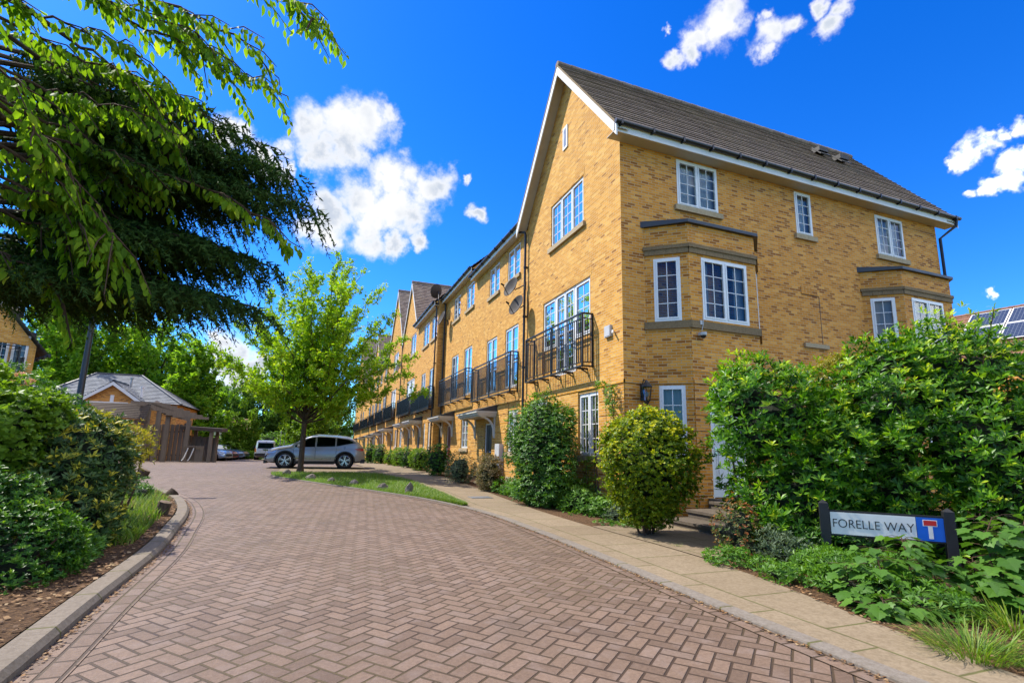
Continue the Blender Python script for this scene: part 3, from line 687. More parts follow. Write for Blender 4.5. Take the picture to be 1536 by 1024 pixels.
def balcony(F, u0, u1, z0, z1, parent, d=.42, screen=False, sp=.105):
    mb = MB(); r = .022; fr = d
    def bb(a, b, w=.04, h=.04, up=(0, 0, 1)): mb.bar(a, b, w, h, up)
    for z, w in ((z1, .05), (z1-.13, .028), (z0+.10, .03), (z0, .05)):
        bb(F.p(u0, z, fr), F.p(u1, z, fr), w, w*.8); bb(F.p(u0, z, 0), F.p(u0, z, fr), w, w*.8); bb(F.p(u1, z, 0), F.p(u1, z, fr), w, w*.8)
    n = int((u1-u0)/sp)
    for i in range(n+1):
        u = u0+(u1-u0)*i/n; th = .045 if i in (0, n) or i == n//2 else .018
        zz = (z0, z1) if th > .03 else (z0+.10, z1-.13)
        bb(F.p(u, zz[0], fr), F.p(u, zz[1], fr), th, th, F.t)
    for uu in (u0, u1):
        for k in range(1, 4): bb(F.p(uu, z0+.1, fr*k/4), F.p(uu, z1-.13, fr*k/4), .016, .016, F.t)
        bb(F.p(uu, z0-.02, .02), F.p(uu, z1, .02), .04, .04, F.t)
    for k in range(5):
        u = u0+.3+(u1-u0-.6)*k/4; bb(F.p(u, z0-.02, -.0), F.p(u, z0-.02, fr), .035, .05); bb(F.p(u, z0-.12, .0), F.p(u, z0-.02, fr*.7), .03, .03)
    # scroll rings under the hand rail
    for k in (.03, .5, .97):
        u = u0+(u1-u0)*k; c = F.p(u, z1-.065, fr)
        for s in (-.05, .05): mb.tube([c+F.t*s+np.array([0, 0, .045*math.sin(a)])+F.t*.045*math.cos(a) for a in np.linspace(0, 6.283, 9)], .007, 5, False)
    b = mb.build('balcony', MAT['black'], parent)
    if screen:
        s_ = MB(); F.box(s_, u0+.03, u1-.03, z0+.08, z1-.15, fr-.03, fr-.018); s_.build('privacy_screen', MAT['deckdark'], b)
    return b
def canopy(F, u0, u1, z, parent, d=.85):
    mb = MB(); 
    F.box(mb, u0, u1, z, z+.07, 0, d); F.box(mb, u0+.05, u1-.05, z-.08, z, 0, d-.06); F.box(mb, u0+.10, u1-.10, z-.14, z-.08, 0, d-.12)
    c = mb.build('porch_canopy', MAT['gray_white'], parent)
    rf = MB(); a, b = F.p(u0-.02, z+.075, d+.02), F.p(u1+.02, z+.075, d+.02); e, f_ = F.p(u1+.02, z+.34, 0.004), F.p(u0-.02, z+.34, .004)
    rf.quad(a, b, e, f_); rf.face((a, f_, F.p(u0-.02, z+.075, .004))); rf.face((b, F.p(u1+.02, z+.075, .004), e)); rf.build('canopy_roof', MAT['lead'], c)
    for u in (u0+.22, u1-.22):
        br = MB(); pts = [F.p(u, z-.9, .05)]
        for k in range(7): a = math.pi/2*k/6; pts.append(F.p(u, z-.72+.58*math.sin(a), .06+.55*(1-math.cos(a))))
        br.tube(pts, .05, 6); F.box(br, u-.055, u+.055, z-.95, z-.14, 0, .07); br.build('bracket', MAT['gray_white'], c, smooth=.7)
    return c
def door(F, u0, u1, z0, z1, parent, mat, rev=.1, glazed=False):
    mb = MB(); F.box(mb, u0+.05, u1-.05, z0+.02, z1-.05, -rev, -rev+.045)
    W_ = u1-u0-.1
    for r in ((.1, .42), (.5, .92)):
        for a in (.12, .56):
            p0, p1 = u0+.05+W_*a, u0+.05+W_*(a+.32); c0, c1 = z0+(z1-z0)*r[0], z0+(z1-z0)*r[1]
            F.box(mb, p0, p1, c0, c1, -rev+.045, -rev+.053); F.box(mb, p0+.05, p1-.05, c0+.05, c1-.05, -rev+.053, -rev+.066)
    o = mb.build('door', MAT[mat], parent)
    fr = MB()
    for q in ((u0, u0+.05, z0, z1), (u1-.05, u1, z0, z1), (u0, u1, z1-.05, z1)): F.box(fr, *q, -rev-.01, -rev+.07)
    fr.build('door_frame', MAT['pvc'], o)
    h = MB(); h.tube([F.p(u0+.15, z0+1.02, -rev+.05), F.p(u0+.15, z0+1.02, -rev+.1), F.p(u0+.28, z0+1.02, -rev+.1)], .012, 6); F.box(h, u0+.125, u0+.175, z0+.92, z0+1.1, -rev+.045, -rev+.055); h.build('door_handle', MAT['alloy'], o)
    return o
def gable_bargeboards(F, uL, uM, uR, zE, zT, parent, d0, d1, w=.26, mat='paintwhite'):
    """white boards following the gable slope, and the sloping soffit behind them"""
    mb = MB(); so_ = MB()
    for ua in (uL, uR):
        a0, a1 = F.p(ua, zE, d1), F.p(uM, zT, d1); dn = np.array([0, 0, -w])
        b0, b1 = a0-F.n*.035, a1-F.n*.035
        if ua == uL: mb.quad(a0, a1, a1+dn, a0+dn)
        else: mb.quad(a1, a0, a0+dn, a1+dn)
        mb.quad(a0+dn, a1+dn, b1+dn, b0+dn); mb.quad(b0, b1, b1+dn, b0+dn); mb.quad(a0, b0, b0+dn, a0+dn)
        s0, s1 = F.p(ua, zE-.10, d1-.03), F.p(uM, zT-.10, d1-.03); so_.quad(s0, s1, F.p(uM, zT-.10, d0), F.p(ua, zE-.10, d0))
    mb.build('bargeboard', MAT[mat], parent); so_.build('soffit', MAT['soffit'], parent)
# ------------------------------------------------------------------ the corner house
XC, YC = 6.36, 9.64
def corner_house():
    T = thing('corner_house', 'large yellow brick corner house with two angled bays and a steep brown roof', 'house', (XC, YC, 0))
    L = xface(XC); R = yface(YC); X1 = 18.43; Y1 = 15.45
    mb = MB()
    opsL = [(11.46, 13.55, 7.58, 8.98), (11.12, 14.08, 3.50, 5.93), (10.72, 11.76, 1.28, 2.86), (13.7, 14.7, 1.28, 2.86)]
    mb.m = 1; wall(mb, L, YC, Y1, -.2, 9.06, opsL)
    # gable top
    zT = 12.98; ym = 12.45
    mb.face([L.p(YC, 9.06), L.p(YC, 9.45), L.p(ym, zT), L.p(Y1-.2, 9.45), L.p(Y1, 9.06)])
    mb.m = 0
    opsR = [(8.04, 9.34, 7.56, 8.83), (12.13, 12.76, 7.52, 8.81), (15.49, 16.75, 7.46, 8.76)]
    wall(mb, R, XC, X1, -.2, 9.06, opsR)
    E_ = xface(X1, 1); wall(mb, E_, YC, 15.3, -.2, 9.06); mb.face([E_.p(YC, 9.06), E_.p(15.3, 9.06), E_.p(ym, zT)])
    wall(mb, yface(15.3, 1), XC, X1, -.2, 9.06)
    # rusticated ground floor
    zs = [.16+.345*k for k in range(9)]
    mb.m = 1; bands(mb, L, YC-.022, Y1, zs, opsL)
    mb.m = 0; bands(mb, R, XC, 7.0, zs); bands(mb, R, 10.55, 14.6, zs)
    # projecting string courses
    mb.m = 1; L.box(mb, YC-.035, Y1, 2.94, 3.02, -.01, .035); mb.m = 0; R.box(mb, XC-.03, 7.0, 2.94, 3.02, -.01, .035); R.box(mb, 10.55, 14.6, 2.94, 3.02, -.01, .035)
    # soldier-course heads over the street windows
    mb.m = 1
    for u0, u1, z in ((11.40, 13.61, 8.98), (11.06, 14.14, 5.93)):
        n = int((u1-u0)/.085)
        for k in range(n): a = u0+(u1-u0)*k/n; L.box(mb, a+.004, a+(u1-u0)/n-.004, z+.005, z+.235, -.01, .006)
    # blind window panel with its joint, and the sills built below it
    mb.m = 0
    R.box(mb, 12.10, 12.72, 5.78, 6.0, -.01, .012)
    for k in range(5): R.box(mb, 12.10+k*.124+.006, 12.10+(k+1)*.124-.006, 5.78, 6.0, .010, .018)
    mb.build('wall', [MAT['brick'], MAT['brick_sun_tint']], T)
    s = MB(); R.box(s, 12.05, 12.95, 4.28, 4.40, -.01, .06); s.build('stone_sill', MAT['stone'], T)
    j = MB(); R.box(j, 12.765, 12.785, 4.42, 5.78, -.01, .004); R.box(j, 12.12, 12.785, 5.755, 5.775, -.01, .004); j.build('movement_joint', MAT['trim'], T)
    # windows
    window(L, *opsL[0][:4], T, 3, 4, 2, cur='net'); 
    window(L, 11.12, 12.0, 4.42, 5.93, T, 1, 4, 2, cur='net', sill=False); window(L, 13.2, 14.08, 4.42, 5.93, T, 1, 4, 2, cur='net', sill=False, gapc=.4)
    for a_, b_ in ((11.12, 12.0), (13.2, 14.08)): w = MB(); L.q(w, a_, b_, 3.5, 4.42, -.06); w.build('infill_panel', MAT['brick_sun_tint'], T)
    window(L, 12.0, 13.2, 3.52, 5.93, T, 2, 6, 2, cur='net', sill=False, name='french_door', gapc=.25)
    window(L, *opsL[2][:4], T, 2, 4, 2, cur='drape', gapc=.3); window(L, *opsL[3][:4], T, 2, 4, 2, cur='drape')
    window(R, *opsR[0][:4], T, 2, 4, 2, rev=.045); window(R, *opsR[1][:4], T, 1, 4, 2, rev=.045); window(R, *opsR[2][:4], T, 2, 4, 2, rev=.045)
    # slit window high in the gable
    sw = MB(); L.box(sw, 12.40, 12.70, 10.42, 11.16, -.01, .03); so_ = sw.build('slit_window', MAT['paintwhite'], T); sp = MB(); L.box(sp, 12.47, 12.63, 10.5, 11.08, .02, .034); sp.build('louvre', MAT['grey_metal'], so_)
    # bays
    for k, (x0, xa, xb, x1, yb, drop) in enumerate(((7.0, 7.76, 9.80, 10.5, 9.0, 0.), (14.55, 15.35, 17.55, 18.2, 9.0, 0.))):
        F1 = aface((x0, YC), (xa, yb), (-1, -1)); F2 = aface((xa, yb), (xb, yb), (0, -1)); F3 = aface((xb, yb), (x1, YC), (1, -1))
        l1 = math.hypot(xa-x0, YC-yb); l3 = math.hypot(x1-xb, YC-yb); b = MB()
        o1 = [(.20, .80, 4.40, 5.93), (.25, .82, 1.3, 2.90)]; fw = xb-xa; o2 = [(.36 if k == 0 else .33, 1.74 if k == 0 else 1.75, 4.44, 5.95)]
        if k == 0: o2.append((.40, 1.40, .45, 2.87))
        else: o2.append((.36, 1.74, 1.3, 2.88))
        o3 = [(.20, .74, 4.40, 5.93)]
        for F, ln, o in ((F1, l1, o1), (F2, fw, o2), (F3, l3, o3)): wall(b, F, 0, ln, -.2, 6.74, o, .07); bands(b, F, 0, ln, zs, o); F.box(b, 0, ln, 2.94, 3.02, -.01, .035); F.box(b, 0, ln, 3.22, 3.235, -.01, .012)
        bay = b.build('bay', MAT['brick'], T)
        st = MB()
        for F, ln in ((F1, l1), (F2, fw), (F3, l3)):
            F.box(st, -.03, ln+.03, 4.215, 4.39, -.01, .05)
        st.build('sill_band', MAT['stone_dark'], bay)
        st = MB()
        for F, ln in ((F1, l1), (F2, fw), (F3, l3)):
            n = int(ln/.28)+1
            for q in range(n): F.box(st, ln*q/n+.003, ln*(q+1)/n-.003, 6.02, 6.15, -.01, .035)
            F.box(st, -.03, ln+.03, 6.15, 6.235, -.01, .06)
        st.build('head_band', MAT['stone_dark'], bay)
        cp = MB(); ov = .09
        base = [(x0-.10, YC), (xa-.05, yb-ov), (xb+.05, yb-ov), (x1+.10, YC)]
        lo = [(x, y, 6.745) for x, y in base]; hi = [(x, y, 6.82 if i in (1, 2) else 6.9) for i, (x, y) in enumerate(base)]
        cp.face(hi); cp.face(lo[::-1])
        for i in range(3): cp.quad(lo[i], lo[i+1], hi[i+1], hi[i])
        cp.build('lead_roof', MAT['lead'], bay)
        window(F1, *o1[0], T, 1, 4, 2, rev=.05, cur='drape' if k else None, sill=False); window(F2, *o2[0], T, 2, 4, 2, rev=.05, cur='drape' if k == 0 else 'net', sill=False, gapc=.22 if k == 0 else None)
        window(F3, *o3[0], T, 1, 4, 2, rev=.05, cur='net', sill=False); window(F1, *o1[1], T, 1, 4, 2, rev=.05, cur='drape', sill=False)
        if k == 0: door(F2, *o2[1], T, 'door', .07)
        else: window(F2, *o2[1], T, 2, 4, 2, rev=.05, cur='drape')
    # steps to the white door
    for k, (xf, z, yn) in enumerate(((6.50, .155, 6.86), (7.0, .305, 6.95), (7.58, .45, 7.05))):
        m = MB(); m.box(xf+.03, yn, -.1, 10.2 if k == 2 else 7.7, 8.47-.0*k, z-.05); m.box(xf, yn-.02, z-.05, 10.22 if k == 2 else 7.72, 8.49, z)
        if k == 2: m.box(8.0, 8.49, -.1, 9.6, 8.97, z)
        m.build('step', MAT['step'], T)
    # roof
    rm = MB(); xl, xr = 6.0, 18.95; yE, zE, zR = 9.25, 9.10, 13.12
    slope(rm, (xl, yE, zE), (xr, yE, zE), (xr, ym, zR), (xl, ym, zR)); slope(rm, (xr, 2*ym-yE, zE), (xl, 2*ym-yE, zE), (xl, ym, zR), (xr, ym, zR))
    rf = rm.build('roof', MAT['roof'], T)
    ridge('ridge_tiles', (xl, ym, zR+.01), (xr, ym, zR+.01), rf, MAT['roof'])
    for xx in (xl, xr-.03):
        vg = MB()
        for s in (-1, 1): vg.bar((xx+.015, ym+s*(ym-yE), zE-.02), (xx+.015, ym, zR-.02), .05, .05)
        vg.build('verge', MAT['stone_dark'], rf)
    for x, t in ((15.9, .73), (16.7, .68)):
        v_ = MB(); p = np.array([x, yE+(ym-yE)*t, zE+(zR-zE)*t]); v_.bar(p+(-.22, -.1, .04), p+(.22, -.1, .04), .34, .16); v_.bar(p+(-.26, -.17, -.02), p+(.26, -.17, -.02), .5, .03, (0, -.77, .63)); v_.build('roof_vent', MAT['trim'], rf)
    fs = MB(); fs.box(xl, yE+.03, zE-.22, xr, yE+.06, zE-.02); fs.build('fascia', MAT['paintwhite'], T)
    sf = MB(); sf.box(xl, yE+.06, zE-.21, xr, YC, zE-.19); sf.build('soffit', MAT['soffit'], T)
    gable_bargeboards(L, ym-(ym-yE)-.02, ym, 2*ym-yE+.02, zE-.06, zR-.05, T, 0., .36, .30)
    gable_bargeboards(E_, ym-(ym-yE), ym, 2*ym-yE, zE-.06, zR-.05, T, 0., .5, .26)
    gutter((xl-.02, yE-.035, zE+.0), (xr+.05, yE-.035, zE+.0), T, (0, -1), .06)
    dp = MB(); dp.tube([(xr-.12, yE-.03, zE-.05), (xr-.12, yE+.0, zE-.25), (X1+.09, YC-.06, zE-.62), (X1+.09, YC-.06, .2)], .045, 8); dp.build('downpipe', MAT['gutter'], T, smooth=.7)
    downpipe(L, 15.42, .3, 9.0, T, top=(15.75, .3))
    balcony(L, 11.0, 14.72, 3.50, 4.86, T, .30)
corner_house()

# ------------------------------------------------------------------ terraced houses along the street
def terrace(y0, y1, X, base, eave, label, wins, doors_f, balc, kind='eave', can=(), gw=(), dcol='door_dark', pal='net', pipes=(), apex=None, screen=False, floor=None):
    T = thing('terraced_house', label, 'house', (X, y0, base), 'terraced houses along the street')
    F = xface(X); ops = list(wins)+list(doors_f)+list(gw); dz = base
    dors = []
    for c in can:
        dors.append((c[0]+.55, c[0]+1.5, dz+.15, dz+2.3)); 
    mb = MB(); wall(mb, F, y0, y1, -.4, eave, ops+dors)
    zs = [base+.16+.345*k for k in range(9)]; bands(mb, F, y0, y1, zs, ops+dors); F.box(mb, y0, y1, base+2.96, base+3.03, -.01, .035)
    B = X+9.; wall(mb, yface(y0, -1), X, B, -.4, eave); wall(mb, yface(y1, 1), X, B, -.4, eave); wall(mb, xface(B, 1), y0, y1, -.4, eave)
    ym = (y0+y1)/2 if apex is None else apex
    if kind == 'gable':
        zT = eave+ (y1-y0)/2*1.26
        mb.face([F.p(y0, eave), F.p(ym, zT), F.p(y1, eave)])
    mb.build('wall', MAT['brick_sun_tint'], T)
    for i, o in enumerate(wins): window(F, *o, T, 2, 4 if o[3]-o[2] < 2 else 6, 1, cur=pal)
    for i, o in enumerate(doors_f): window(F, *o, T, 2, 5, 1, cur='drape' if i % 2 else 'net', sill=False, name='french_door', gapc=.3 if i % 2 else None)
    for o in gw: window(F, *o, T, 2, 4, 1, cur='drape')
    for b in balc: balcony(F, *b, T, .30, screen)
    for i, c in enumerate(can): canopy(F, c[0], c[1], dz+2.66, T); door(F, *dors[i], T, dcol)
    rm = MB()
    if kind == 'eave':
        xe = X-.32; zr = eave+4.2; xm = X+4.4
        slope(rm, (xe, y1, eave+.04), (xe, y0, eave+.04), (xm, y0, zr), (xm, y1, zr), .2); slope(rm, (B+.3, y0, eave), (B+.3, y1, eave), (xm, y1, zr), (xm, y0, zr), .4)
        rf = rm.build('roof', MAT['roof'], T); ridge('ridge_tiles', (xm, y0, zr), (xm, y1, zr), rf, MAT['roof'])
        g_ = MB(); 
        for yy in (y0+.02, y1-.02): g_.face([(xe+.1, yy, eave), (B+.2, yy, eave), (xm, yy, zr-.1)])
        g_.build('gable_wall', MAT['brick_sun_tint'], T)
        fs = MB(); fs.box(xe+.03, y0, eave-.16, xe+.06, y1, eave+.03); fs.build('fascia', MAT['paintwhite'], T)
        sf = MB(); sf.box(xe+.06, y0, eave-.15, X, y1, eave-.13); sf.build('soffit', MAT['soffit'], T)
        gutter((xe-.035, y0+.0, eave+.03), (xe-.035, y1+.05, eave+.03), T, (-1, 0))
    else:
        h = (y1-y0)/2; ov = .12; yE0, yE1 = y0-.25, y1+.25; zE = eave-.05; zR = eave+h*1.26+.22
        slope(rm, (X-ov, yE0, zE), (B, yE0, zE), (B, ym, zR), (X-ov, ym, zR), .2); slope(rm, (B, yE1, zE), (X-ov, yE1, zE), (X-ov, ym, zR), (B, ym, zR), .2)
        rf = rm.build('roof', MAT['roof'], T); ridge('ridge_tiles', (X-ov, ym, zR), (B, ym, zR), rf, MAT['roof'])
        gable_bargeboards(F, yE0, ym, yE1, zE-.03, zR-.05, T, 0., ov, .26)
    for u in pipes: downpipe(F, u, base+.3, eave-.05, T, top=(u, .3))
    return T
S = 0.
terrace(15.5, 22.1, 6.5, .12, 9.36, 'eaves fronted brick house joined to the corner house', [(16.5, 17.82, 7.80, 9.05), (18.78, 20.08, 7.80, 9.08)],
        [(16.55, 17.9, 3.62, 5.93), (18.88, 20.22, 3.62, 5.93)], [(16.5, 21.3, 3.42, 4.84)], can=[(18.6, 21.6)], gw=[(16.4, 17.4, 1.3, 2.8)], dcol='door_dark')
terrace(22.1, 28.1, 6.5, .28, 9.84, 'eaves fronted brick house ending at the brick return with two pipes', [(22.4, 23.74, 8.15, 9.42), (24.95, 26.27, 8.18, 9.45)],
        [(22.45, 23.8, 3.9, 6.22), (24.92, 26.3, 3.9, 6.22)], [(22.3, 27.75, 3.68, 5.06)], can=[(25.2, 27.9)], gw=[(22.6, 23.8, 1.4, 2.85)], dcol='door_red', pipes=[27.95])
terrace(28.1, 34.6, 6.07, .33, 9.72, 'stepped forward brick house with eaves, just before the first gable down the row', [(28.5, 30.0, 7.8, 9.2), (30.7, 32.5, 7.8, 9.25)],
        [(28.7, 30.0, 3.85, 6.05), (31.2, 32.5, 3.85, 6.05)], [(28.4, 34.2, 3.6, 4.85)], can=[(31.4, 34.2)], gw=[(29.0, 29.6, 1.3, 2.85), (30.4, 31.0, 1.3, 2.85)], pipes=[28.3], screen=True)
terrace(34.6, 41.1, 6.07, .3, 9.70, 'first gable fronted brick house down the row beyond the corner house', [(35.3, 37.3, 8.0, 9.55)],
        [(35.0, 38.3, 3.9, 6.22)], [(34.9, 40.8, 3.7, 4.98)], 'gable', can=[(35.2, 38.6)], gw=[(39.2, 40.4, 1.4, 2.85)], pipes=[40.95], apex=37.85, screen=True)
terrace(41.1, 49.8, 6.07, .2, 9.85, 'second gable fronted brick house down the row, a dish on its pipe', [(43.6, 46.3, 8.0, 9.6)],
        [(43.9, 46.8, 3.95, 6.35)], [(43.6, 49.4, 3.75, 5.05)], 'gable', can=[(44, 48)], gw=[(42, 43, 1.4, 2.8)], pipes=[49.6], screen=True)
for k, (a, b, kd, lab) in enumerate([(49.8, 57.5, 'eave', 'sixth house of the row, partly hidden by the young street tree'), (57.5, 64.7, 'gable', 'third gable fronted house down the row, behind the street tree'),
        (64.7, 78, 'eave', 'distant eaves fronted house of the row above the silver car roof'), (78, 92, 'gable', 'last gabled house at the far end of the brick row')]):
    m = (a+b)/2
    terrace(a, b, 6.07, -.1*k, 9.85, lab, [(a+1.2, a+2.8, 8, 9.4), (b-2.8, b-1.2, 8, 9.4)], [(a+1, a+3, 3.95, 6.3), (b-3, b-1, 3.95, 6.3)], [(a+.6, b-.6, 3.75, 5.05)], kd, can=[(m-1.5, m+1.5)], gw=[(a+1, a+2.2, 1.3, 2.8)], pipes=[b-.2], screen=True)
# ------------------------------------------------------------------ other buildings
def left_house():
    # brick house with tall windows at the left edge of the view
    c = at(55, 520, 21.); y0 = c[1]; X = c[0]                   # its near right corner at the eave
    T = thing('brick_house', 'tall brick house at the left edge, half hidden by the dark conifer', 'house', (X, y0, 0))
    F = yface(y0); mb = MB(); ez = c[2]
    w = [(at(8, 520, 21)[0], at(8, 520, 21)[0]+.42), (at(27, 520, 21)[0], at(27, 520, 21)[0]+.5)]
    zt, zb = at(30, 505, 21)[2], at(25, 560, 21)[2]; ops = [(a, b, zb, zt) for a, b in w]+[(X-1.35, X-.75, zt+1.1, zt+2.3), (X-2.4, X-1.8, zt+1.1, zt+2.3)]
    wall(mb, F, X-9, X, -.5, ez, ops); wall(mb, xface(X, 1), y0, y0+8, -.5, ez); wall(mb, yface(y0+8, 1), X-9, X, -.5, ez); xm = X-4.5; zr = ez+5.6
    wall(mb, F, X-9, X-.02, ez, ez+.001)
    cut = lambda x: ez+(X-x)*(zr-ez)/4.5
    mb.face([F.p(X-9, ez), F.p(X, ez), F.p(xm, zr)]); mb.build('wall', MAT['brick_sun_tint'], T)
    for i, o in enumerate(ops[:2]): window(F, *o, T, 1, 5, 2, cur='drape' if i else None, sill=False, name='french_door')
    for o in ops[2:]: window(F, *o, T, 1, 3, 2, cur='net', rev=-.02)
    balcony(F, X-3.2, X-.5, zb+.1, zb+1.0, T, .2, sp=.14)
    rm = MB(); slope(rm, (X+.35, y0-.25, ez-.3), (X+.35, y0+8.2, ez-.3), (xm, y0+8.2, zr+.2), (xm, y0-.25, zr+.2), .2); slope(rm, (X-9.35, y0+8.2, ez-.3), (X-9.35, y0-.25, ez-.3), (xm, y0-.25, zr+.2), (xm, y0+8.2, zr+.2), .2)
    rm.build('roof', MAT['slate'], T); gutter((X+.4, y0-.25, ez-.32), (X+.4, y0+8.2, ez-.32), T, (1, 0))
    downpipe(F, X-.35, .3, ez-.3, T)
    T.rotation_euler = (0, 0, rad(33))
left_house()
def outbuilding():
    # single storey brick building with grey hipped roof and a front gable
    D = 37.; ap = at(177, 571, D); gl = at(127, 597, D); gr = at(214, 607, D); y0 = ap[1]; ez = (gl[2]+gr[2])/2; hw = (gr[0]-gl[0])/2; xm = (gl[0]+gr[0])/2
    T = thing('outbuilding', 'low yellow brick building with grey slate roof and front gable, behind the timber pergola', 'house', (xm, y0, 0))
    F = yface(y0); mb = MB(); zb = -.3; zt = ez+hw*.72
    wall(mb, F, xm-hw+.3, xm+hw-.3, zb, ez); mb.face([F.p(xm-hw+.3, ez), F.p(xm+hw-.3, ez), F.p(xm, zt-.25)])
    xl, xr = at(95, 590, D+3)[0], at(271, 612, D+3)[0]; y1 = y0+1.2
    wall(mb, yface(y1), xl, xr, zb, ez); wall(mb, xface(xr, 1), y1, y1+8, zb, ez); wall(mb, xface(xl), y1, y1+8, zb, ez); mb.build('wall', MAT['brick'], T)
    rz = at(155, 563, D+5)[2]; ra, rb = at(154, 563, D+5)[0], at(213, 569, D+5)[0]; ym = y1+4
    rm = MB(); slope(rm, (xl-.3, y1-.3, ez), (xr+.3, y1-.3, ez), (rb, ym, rz), (ra, ym, rz), .25); slope(rm, (xr+.3, y1-.3, ez), (xr+.3, y1+8.3, ez), (rb, ym, rz), (rb+.01, ym, rz), .25)
    slope(rm, (xl-.3, y1+8.3, ez), (xl-.3, y1-.3, ez), (ra-.01, ym, rz), (ra, ym, rz), .25); slope(rm, (xr+.3, y1+8.3, ez), (xl-.3, y1+8.3, ez), (ra, ym, rz), (rb, ym, rz), .25)
    for s in (-1, 1): slope(rm, (xm+s*hw, y0-.3, ez-.05), (xm+s*hw, y0+2.8, ez-.05), (xm, y0+2.8, zt), (xm, y0-.3, zt), .25)
    rf = rm.build('roof', MAT['slate'], T)
    hp = MB()
    for a, b in (((ra, ym, rz), (rb, ym, rz)), ((rb, ym, rz), (xr+.3, y1-.3, ez)), ((ra, ym, rz), (xl-.3, y1-.3, ez)), ((xm, y0-.3, zt), (xm, y0+2.8, zt))): hp.tube([np.array(a)+(0, 0, .03), np.array(b)+(0, 0, .03)], .09, 6)
    hp.build('hip_tiles', MAT['lead'], rf); gable_bargeboards(F, xm-hw-.02, xm, xm+hw+.02, ez-.08, zt-.04, T, 0, .32, .26)
    s = MB(); F.box(s, xm-.12, xm+.1, zt-1.5, zt-1.0, -.01, .05); s.build('slit_window', MAT['paintwhite'], T)
    s = MB(); F.box(s, xm-1.5, xm+1.0, ez-.25, ez-.05, -.01, .06); s.build('white_board', MAT['paintwhite'], T)
    v = MB(); p = at(197, 575, D+1.5); v.lathe([(.07, -.3), (.07, .35), (.11, .36), (.11, .45), (0, .46)], p, 8); v.build('vent_pipe', MAT['grey_metal'], T)
    v = MB(); p = at(213, 588, D+1.2); v.lathe([(.09, -.4), (.09, .3), (.14, .32), (.14, .42), (0, .43)], p, 8); v.build('flue', MAT['paintwhite'], T)
outbuilding()
def garage():
    D = 27.; a = at(44, 592, D); b = at(99, 598, D); t = at(50, 561, D+3); T = thing('garage', 'low garage with grey roof and white fascia behind the yellow tipped shrubs', 'garage', (b[0], b[1], 0))
    xl, xr, y0, ez = a[0]-5, b[0]+.3, a[1], b[2]; mb = MB(); wall(mb, yface(y0), xl, xr, -.3, ez, [(xr-2.9, xr-.6, -.3, ez-.35)]); wall(mb, xface(xr, 1), y0, y0+6, -.3, ez); mb.build('wall', MAT['brick'], T)
    d = MB(); yface(y0).box(d, xr-2.9, xr-.6, -.2, ez-.35, -.12, -.08); d.build('garage_door', MAT['paintwhite'], T)
    rz = at(58, 560, D+3.3)[2]; xh = at(47, 562, D+3)[0]
    rm = MB(); slope(rm, (xl, y0-.3, ez), (xr+.3, y0-.3, ez), (xh, y0+3, rz), (xl, y0+3, rz), .25); slope(rm, (xr+.3, y0-.3, ez), (xr+.3, y0+6.3, ez), (xh, y0+3, rz), (xh+.01, y0+3, rz), .25); rm.build('roof', MAT['slate'], T)
    f = MB(); f.box(xl, y0-.3, ez-.24, xr+.25, y0-.27, ez-.02); f.build('fascia', MAT['paintwhite'], T); gutter((xl, y0-.36, ez), (xr+.3, y0-.36, ez), T, (0, -1))
    T.rotation_euler = (0, 0, rad(26))
garage()
def far_house(name, label, D, ridge_l, ridge_r, eave_px, mat, wallmat, gable_r=None):
    a, b = at(*ridge_l, D+3), at(*ridge_r, D+3); e = at(*eave_px, D); T = thing(name, label, 'house', (e[0], e[1], -.3)); y0 = e[1]
    xl, xr, ez, rz = a[0]-1., b[0]+.2, e[2], a[2]; mb = MB(); wall(mb, yface(y0), xl, xr-.2, -.6, ez); wall(mb, xface(xr-.2, 1), y0, y0+6, -.6, ez); mb.face([(xr-.2, y0, ez), (xr-.2, y0+6, ez), (xr-.2, y0+3, rz-.05)]); mb.build('wall', MAT[wallmat], T)
    rm = MB(); slope(rm, (xl, y0-.3, ez), (xr, y0-.3, ez), (xr, y0+3, rz), (xl, y0+3, rz), .25); slope(rm, (xr, y0+6.3, ez), (xl, y0+6.3, ez), (xl, y0+3, rz), (xr, y0+3, rz), .25); rm.build('roof', MAT[mat], T)
far_house('far_house', 'far house with grey tiled roof and white gable above the fence end', 60, (298, 620), (334, 620), (300, 642), 'slate', 'paintwhite')
far_house('far_house', 'far house with red brown roof among the trees above the parked cars', 66, (338, 627), (378, 630), (340, 648), 'clay', 'brick')
